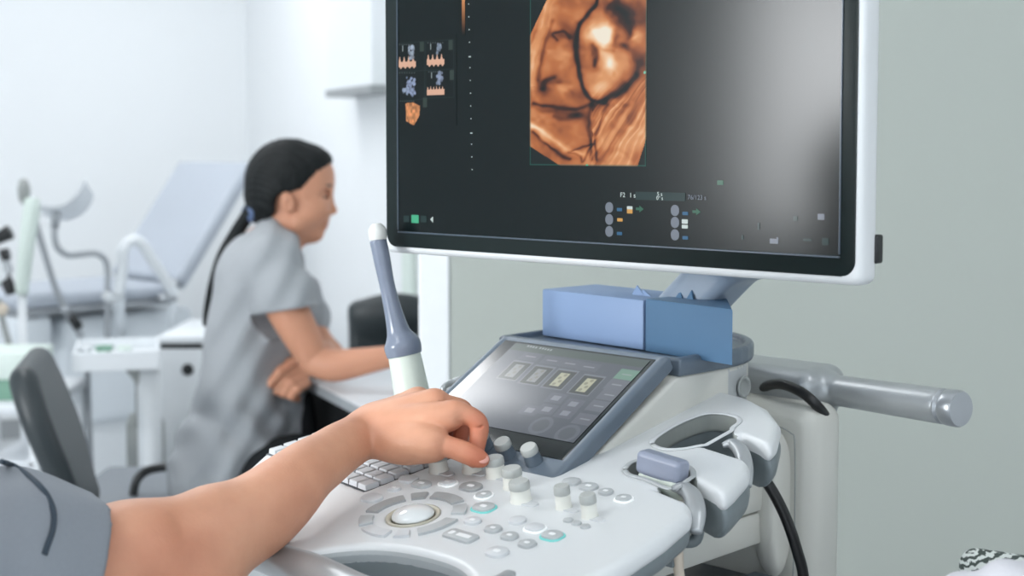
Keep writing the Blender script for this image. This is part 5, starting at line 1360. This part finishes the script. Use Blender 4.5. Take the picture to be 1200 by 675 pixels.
# ================================================================== THE OPERATOR: bare arm and hand in front
RT = root('person', (-.50, .80, 0), 'operator in grey-blue scrubs at the lower left, bare arm reaching across to turn a knob', 'person')
Q = lambda px, py, d: np.array(A(px, py, d))
h = .0017
S = SDF((-.60, .93, .80), (.02, 1.44, 1.10), h)
SH, EL, WR = Q(-75, 668, 1.02), Q(205, 688, 1.130), Q(428, 507, 1.335)
def dense(pts, rs, n=8, k=.0012, **kw):
    q = spline([list(p) + [r_] for p, r_ in zip(pts, rs)], n)
    for i in range(len(q) - 1): S.cap(q[i][:3], q[i + 1][:3], q[i][3], q[i + 1][3], k, **kw)
# upper arm, elbow, forearm
dense([SH, Q(20, 672, 1.05), Q(110, 668, 1.09), Q(165, 664, 1.115), EL], [.050, .0480, .0470, .0470, .0430])
S.cap(Q(205, 690, 1.130), Q(232, 668, 1.145), .037, .038, k=.02)
dense([Q(214, 682, 1.132), Q(250, 636, 1.155), Q(283, 613, 1.172), Q(313, 594, 1.192), Q(341, 569, 1.218), Q(362, 551, 1.245), Q(388, 533, 1.282), Q(410, 518, 1.312), WR, Q(446, 501, 1.335)],
      [.038, .0380, .0362, .0338, .0300, .0264, .0238, .0222, .0212, .0200], n=5, k=.002)
S.cap(Q(160, 646, 1.11), Q(240, 618, 1.150), .034, .030, k=.022)
# hand: palm from wrist to knuckles
MI, MM, MRg, MP = Q(532, 487, 1.300), Q(510, 473, 1.322), Q(490, 469, 1.342), Q(472, 474, 1.360)
dense([WR, Q(462, 499, 1.325), Q(500, 493, 1.308), MI], [.0205, .0180, .0140, .0105], k=.006)
dense([Q(436, 499, 1.34), Q(465, 488, 1.332), Q(490, 478, 1.326), MM], [.0185, .0150, .0118, .0102], k=.006)
dense([Q(436, 498, 1.345), Q(460, 486, 1.345), MRg], [.0175, .0140, .0098], k=.006)
dense([Q(438, 503, 1.350), Q(456, 492, 1.357), MP], [.0165, .0130, .0092], k=.006)
dense([Q(446, 512, 1.328), Q(470, 519, 1.308), Q(492, 520, 1.294), Q(510, 521, 1.288)], [.0165, .0160, .0138, .0112], k=.008)       # thumb side of the palm
S.cap(Q(470, 503, 1.33), Q(502, 500, 1.315), .0145, .0110, k=.008)
# fingers: four separate bent chains, closed round the knob below
def finger(pts, rs, k=.0012, n=5): dense(pts, rs, n, k)
finger([MI, Q(545, 486, 1.300), Q(558, 493, 1.300), Q(561.5, 503, 1.300), Q(559, 519, 1.299), Q(556, 533, 1.297), Q(555, 540, 1.296)], [.0105, .0092, .0089, .0086, .0078, .0073, .0060])
finger([MM, Q(530, 476, 1.326), Q(543, 481, 1.330), Q(544, 496, 1.328), Q(539, 512, 1.322), Q(540, 526, 1.316), Q(542, 533, 1.313)], [.0100, .0088, .0086, .0080, .0076, .0070, .0058])
finger([MRg, Q(512, 473, 1.346), Q(526, 482, 1.350), Q(526, 498, 1.346), Q(522, 514, 1.338), Q(524, 525, 1.331), Q(527, 530, 1.328)], [.0096, .0084, .0082, .0075, .0070, .0066, .0056])
finger([MP, Q(490, 480, 1.363), Q(502, 490, 1.364), Q(503, 505, 1.358), Q(506, 516, 1.350), Q(510, 523, 1.343)], [.0088, .0076, .0073, .0066, .0062, .0052])
# thumb
finger([Q(490, 519, 1.296), Q(512, 521, 1.288), Q(530, 525, 1.284), Q(547, 531, 1.282), Q(559, 536.5, 1.282), Q(565.5, 539, 1.282)], [.0138, .0108, .0094, .0094, .0083, .0058])
S.ell(Q(535, 478.5, 1.300), (.0085, .0085, .0062), k=.006); S.ell(Q(512, 464.5, 1.322), (.0075, .008, .005), k=.006); S.ell(Q(491, 461.5, 1.342), (.007, .008, .0045), k=.006)
# tendons, wrist bone, skin creases at the joints
dense([Q(450, 489, 1.332), Q(480, 478, 1.326), Q(508, 466, 1.322)], [.0055, .0045, .0040], k=.006); dense([Q(452, 492, 1.322), Q(490, 485, 1.310), Q(530, 479, 1.301)], [.0045, .0038, .0038], k=.006)
for p_, q_ in ((Q(546, 519, 1.2735), Q(545, 524, 1.2715)), (Q(548.5, 520.5, 1.2735), Q(548, 526, 1.2715)), (Q(565, 500, 1.2935), Q(559, 501.5, 1.2905))):
    S.cap(p_, q_, .0009, .0009, k=.0012, mode='sub')
S.cap(Q(214, 603, 1.105), Q(232, 650, 1.075), .006, .004, k=.010, mode='sub')
def relax(S_, c_, r_, n_):
    sl_, g_ = S_.grid(np.array(c_) - r_, np.array(c_) + r_, 0); D_ = np.clip(S_.D[sl_], -.02, .02); B_ = D_.copy()
    for _ in range(n_):
        for ax_ in range(3): B_ = (np.roll(B_, 1, ax_) + B_ + np.roll(B_, -1, ax_)) / 3
    w_ = np.clip(1.25 * (1 - np.sqrt((g_[0] - c_[0]) ** 2 + (g_[1] - c_[1]) ** 2 + (g_[2] - c_[2]) ** 2) / (r_ * .92)), 0, 1)
    S_.D[sl_] = (D_ * (1 - w_) + B_ * w_).astype(np.float32)
relax(S, Q(436, 508, 1.335), .062, 14); relax(S, Q(480, 498, 1.315), .034, 4); relax(S, Q(215, 630, 1.14), .085, 22); relax(S, Q(335, 575, 1.215), .07, 12); relax(S, Q(258, 600, 1.15), .08, 26)
S.warp(lambda x, y, z: .0005 * np.sin(x * 70 + y * 50) * np.sin(z * 90 + y * 30))
arm = S.mesh()
# the rest of the body (mostly outside the picture): shoulder, neck, head, trunk, other arm, legs
fwd = np.array([.965, -.26, 0]); lft = np.array([.26, .965, 0]); up = np.array([0, 0, 1.])
ctr = np.array([SH[0], SH[1], 0]) - lft * .17 - fwd * .03
B = lambda f, l, z: ctr + fwd * f + lft * l + up * z
S = SDF((-1.00, .35, .02), (.25, 1.22, 1.40), .006)
zs = SH[2]
S.cap(B(0, .15, zs + .01), B(0, -.15, zs + .01), .055, .055, k=.03); S.ell(B(0, 0, zs - .12), (.11, .16, .17), k=.05, rot=rotz(math.atan2(fwd[1], fwd[0]))); S.ell(B(-.02, 0, zs - .33), (.11, .15, .16), k=.05, rot=rotz(math.atan2(fwd[1], fwd[0])))
S.ell(B(0, 0, zs - .50), (.13, .17, .10), k=.05, rot=rotz(math.atan2(fwd[1], fwd[0])))
S.cap(B(.0, 0, zs + .03), B(.035, 0, zs + .13), .055, .052, k=.03)
hz = zs + .235; rh = rotz(math.atan2(fwd[1], fwd[0]))
S.ell(B(.02, 0, hz), (.095, .075, .10), rot=rh, k=.01); S.ell(B(.055, 0, hz - .045), (.055, .058, .078), rot=rh, k=.02)
S.cap(B(.105, 0, hz - .005), B(.125, 0, hz - .035), .008, .011, k=.01); S.cap(B(.10, 0, hz - .062), B(.10, 0, hz - .075), .011, .011, k=.01); S.cap(B(.088, 0, hz - .105), B(.088, 0, hz - .108), .018, .016, k=.02)
for sg in (-1, 1): S.ell(B(0, sg * .075, hz - .02), (.017, .009, .029), rot=rh, k=.005); S.ell(B(.105, sg * .03, hz), (.014, .014, .010), rot=rh, k=.006, mode='sub')
S.chain([B(0, -.18, zs - .01), B(.02, -.21, zs - .27), B(.22, -.17, zs - .30)], [.05, .04, .028], k=.02); S.ell(B(.27, -.16, zs - .30), (.045, .035, .016), k=.01, rot=rh)
for j in range(4): S.cap(B(.30, -.185 + j * .018, zs - .30), B(.35, -.185 + j * .019, zs - .31), .009, .0075, k=.003)
S.cap(B(.26, -.125, zs - .30), B(.30, -.10, zs - .305), .012, .009, k=.005)
seat_z = zs - .50
for sg in (-1, 1): S.chain([B(0, sg * .09, seat_z), B(.40, sg * .11, seat_z + .0), B(.38, sg * .11, .10), B(.50, sg * .11, .05)], [.085, .062, .045, .035], k=.02)
rest = S.mesh()
bv = np.vstack([arm[0], rest[0]]); bf = np.vstack([arm[1], rest[1] + len(arm[0])])
bc = bv[bf].mean(1); fmk = np.zeros(len(bc), int); Rh = np.array(rh)[:3, :3]
for q, r_, mi in [(B(.100, 0, hz - .066), (.012, .022, .0036), 1), (B(.100, 0, hz - .073), (.012, .020, .0040), 1)] + [(B(.097, sg * .030, hz - .001), (.016, .014, .0030), 2) for sg in (-1, 1)] + [(B(.102, sg * .030, hz + .018), (.018, .018, .0030), 2) for sg in (-1, 1)]:
    fmk[((((bc - q) @ Rh) / np.array(r_)) ** 2).sum(1) < 1] = mi
ob_ = obj('body', (bv, bf), [M['skin_tone'], M['lip'], M['eye']], RT, fmat=fmk)
def tone(o_, V_, spots, base=(206, 155, 126), red=(192, 108, 80)):
    w = np.zeros(len(V_))
    for c_, r_, a_ in spots: w = np.maximum(w, a_ * np.exp(-((V_ - np.array(c_)) ** 2).sum(1) / r_ ** 2))
    w = np.clip(w, 0, 1)[:, None]; col = np.ones((len(V_), 4), np.float32); col[:, :3] = np.array(lin(base)) * (1 - w) + np.array(lin(red)) * w
    at_ = o_.data.color_attributes.new('tone', 'FLOAT_COLOR', 'POINT'); at_.data.foreach_set('color', col.ravel())
tone(ob_, bv, [(Q(562, 537, 1.282), .022, .95), (Q(540, 528, 1.284), .022, .55), (Q(560, 500, 1.30), .022, .8), (Q(557, 525, 1.30), .022, .9), (Q(542, 510, 1.32), .03, .9), (Q(526, 505, 1.34), .03, .9), (Q(534, 480, 1.30), .012, .4),
               (Q(512, 466, 1.32), .010, .35), (Q(205, 660, 1.08), .05, .35), (Q(340, 610, 1.2), .05, .25), (Q(120, 660, 1.05), .05, .25), (Q(420, 520, 1.31), .03, .2)])
# thumbnail and index nail
for c_, n_, sz in ((Q(566, 537.2, 1.2765), (.25, -.75, .6), (.0058, .0072)), ):
    n_ = Vector(n_).normalized(); q_ = n_.to_track_quat('Z', 'X').to_matrix().to_4x4()
    obj('thumbnail', lathe([(.001, .0012), (.0030, .0010), (.0046, .0002), (.0048, -.0012)][::-1], 20, sx=1.0, sy=1.25), M['nail'], RT, TR(c_) @ q_)
# scrub top with sleeve
S = SDF((-1.02, .45, .28), (-.22, 1.28, 1.18), .0042)
rr_ = rh
S.cap(B(0, .13, zs + .005), B(0, -.16, zs + .005), .070, .072, k=.03)
S.ell(B(.0, 0, zs - .10), (.125, .185, .17), rot=rr_, k=.05); S.ell(B(-.01, 0, zs - .30), (.13, .175, .20), rot=rr_, k=.05); S.ell(B(0, 0, zs - .46), (.15, .19, .13), rot=rr_, k=.05)
S.chain([SH + np.array([-.02, -.01, .0]), Q(10, 668, 1.045), Q(92, 677, 1.08)], [.066, .067, .0625], k=.02)
S.chain([B(0, -.17, zs - .0), B(.02, -.215, zs - .22)], [.068, .062], k=.03)
S.cap(B(.0, 0, zs + .04), B(.02, 0, zs + .075), .062, .060, k=.02)
S.warp(lambda x, y, z: .003 * np.sin(x * 45 + z * 38 + 2 * np.sin(y * 14)) + .0016 * np.sin(x * 100 - y * 80))
ce = Q(78, 676, 1.072); axn = (Q(95, 684, 1.08) - Q(10, 652, 1.045)); axn /= np.linalg.norm(axn)
S.half(ce, axn, .004)
S.cap(ce - axn * .012, ce + axn * .05, .0505, .0530, k=.002, mode='sub')
S.cap(B(.03, 0, zs + .10), B(.025, 0, zs + .05), .058, .055, k=.004, mode='sub')
top_ = obj('scrub_top', S.mesh(), M['scrub_op'], RT)
# dark piping along the sleeve seam
def onto(px, py, d0):
    """march along the view ray to the surface of the scrub top field"""
    r_ = ray(px, py); o = Vector((0, 0, CAMZ)); s_ = .6
    for _ in range(900):
        p = o + r_ * s_; i = ((np.array(p) - S.lo) / S.h)
        if np.all(i > 1) and np.all(i < S.n - 2):
            i = np.round(i).astype(int)
            if S.D[tuple(i)] < .0: return p
        s_ += .001
    return o + r_ * d0
pip = [onto(*q, 1.03) for q in ((2, 541), (14, 545), (30, 555), (46, 569), (57, 584), (63, 602), (62, 620), (56, 638), (52, 650))]
obj('piping', tube([tuple(p - ray(20, 580) * .0008) for p in pip], .0022, 8, 5), M['piping'], top_)
S = SDF((-1.02, .38, .06), (.2, 1.12, .72), .007)
S.ell(B(0, 0, seat_z), (.14, .19, .11), rot=rr_, k=.04)
for sg in (-1, 1): S.chain([B(0, sg * .09, seat_z), B(.40, sg * .11, seat_z), B(.38, sg * .11, .13)], [.098, .075, .06], k=.02)
obj('trousers', S.mesh(), M['scrub_op'], RT)
S = SDF((-1.02, .55, 1.0), (-.25, 1.1, 1.42), .005)
S.ell(B(.005, 0, hz + .02), (.105, .086, .105), rot=rh, k=.01); S.cap(B(-.09, 0, hz - .02), B(-.12, 0, hz - .10), .035, .018, k=.02); S.half(B(.055, 0, hz + .03), fwd * .9 + up * -.55, .01)
obj('hair', S.mesh(), M['hair'], RT)
# stool under the operator
bs = B(0, 0, 0)
RT2 = root('stool', (bs[0], bs[1], 0), 'dark round stool under the operator, outside the left edge', 'stool')
obj('seat', lathe([(.16, seat_z - .17), (.18, seat_z - .16), (.18, seat_z - .115), (.16, seat_z - .10), (.001, seat_z - .10)], 32, bs[0], bs[1]), M['leather'], RT2)
obj('column', lathe([(.025, .06), (.025, seat_z - .17)], 16, bs[0], bs[1]), M['chrome'], RT2)
for k in range(5):
    a = 2 * math.pi * k / 5 + .3; obj('leg', tube([(bs[0], bs[1], .07), (bs[0] + .24 * math.cos(a), bs[1] + .24 * math.sin(a), .03)], [.022, .014], 10, 0), M['black'], RT2)
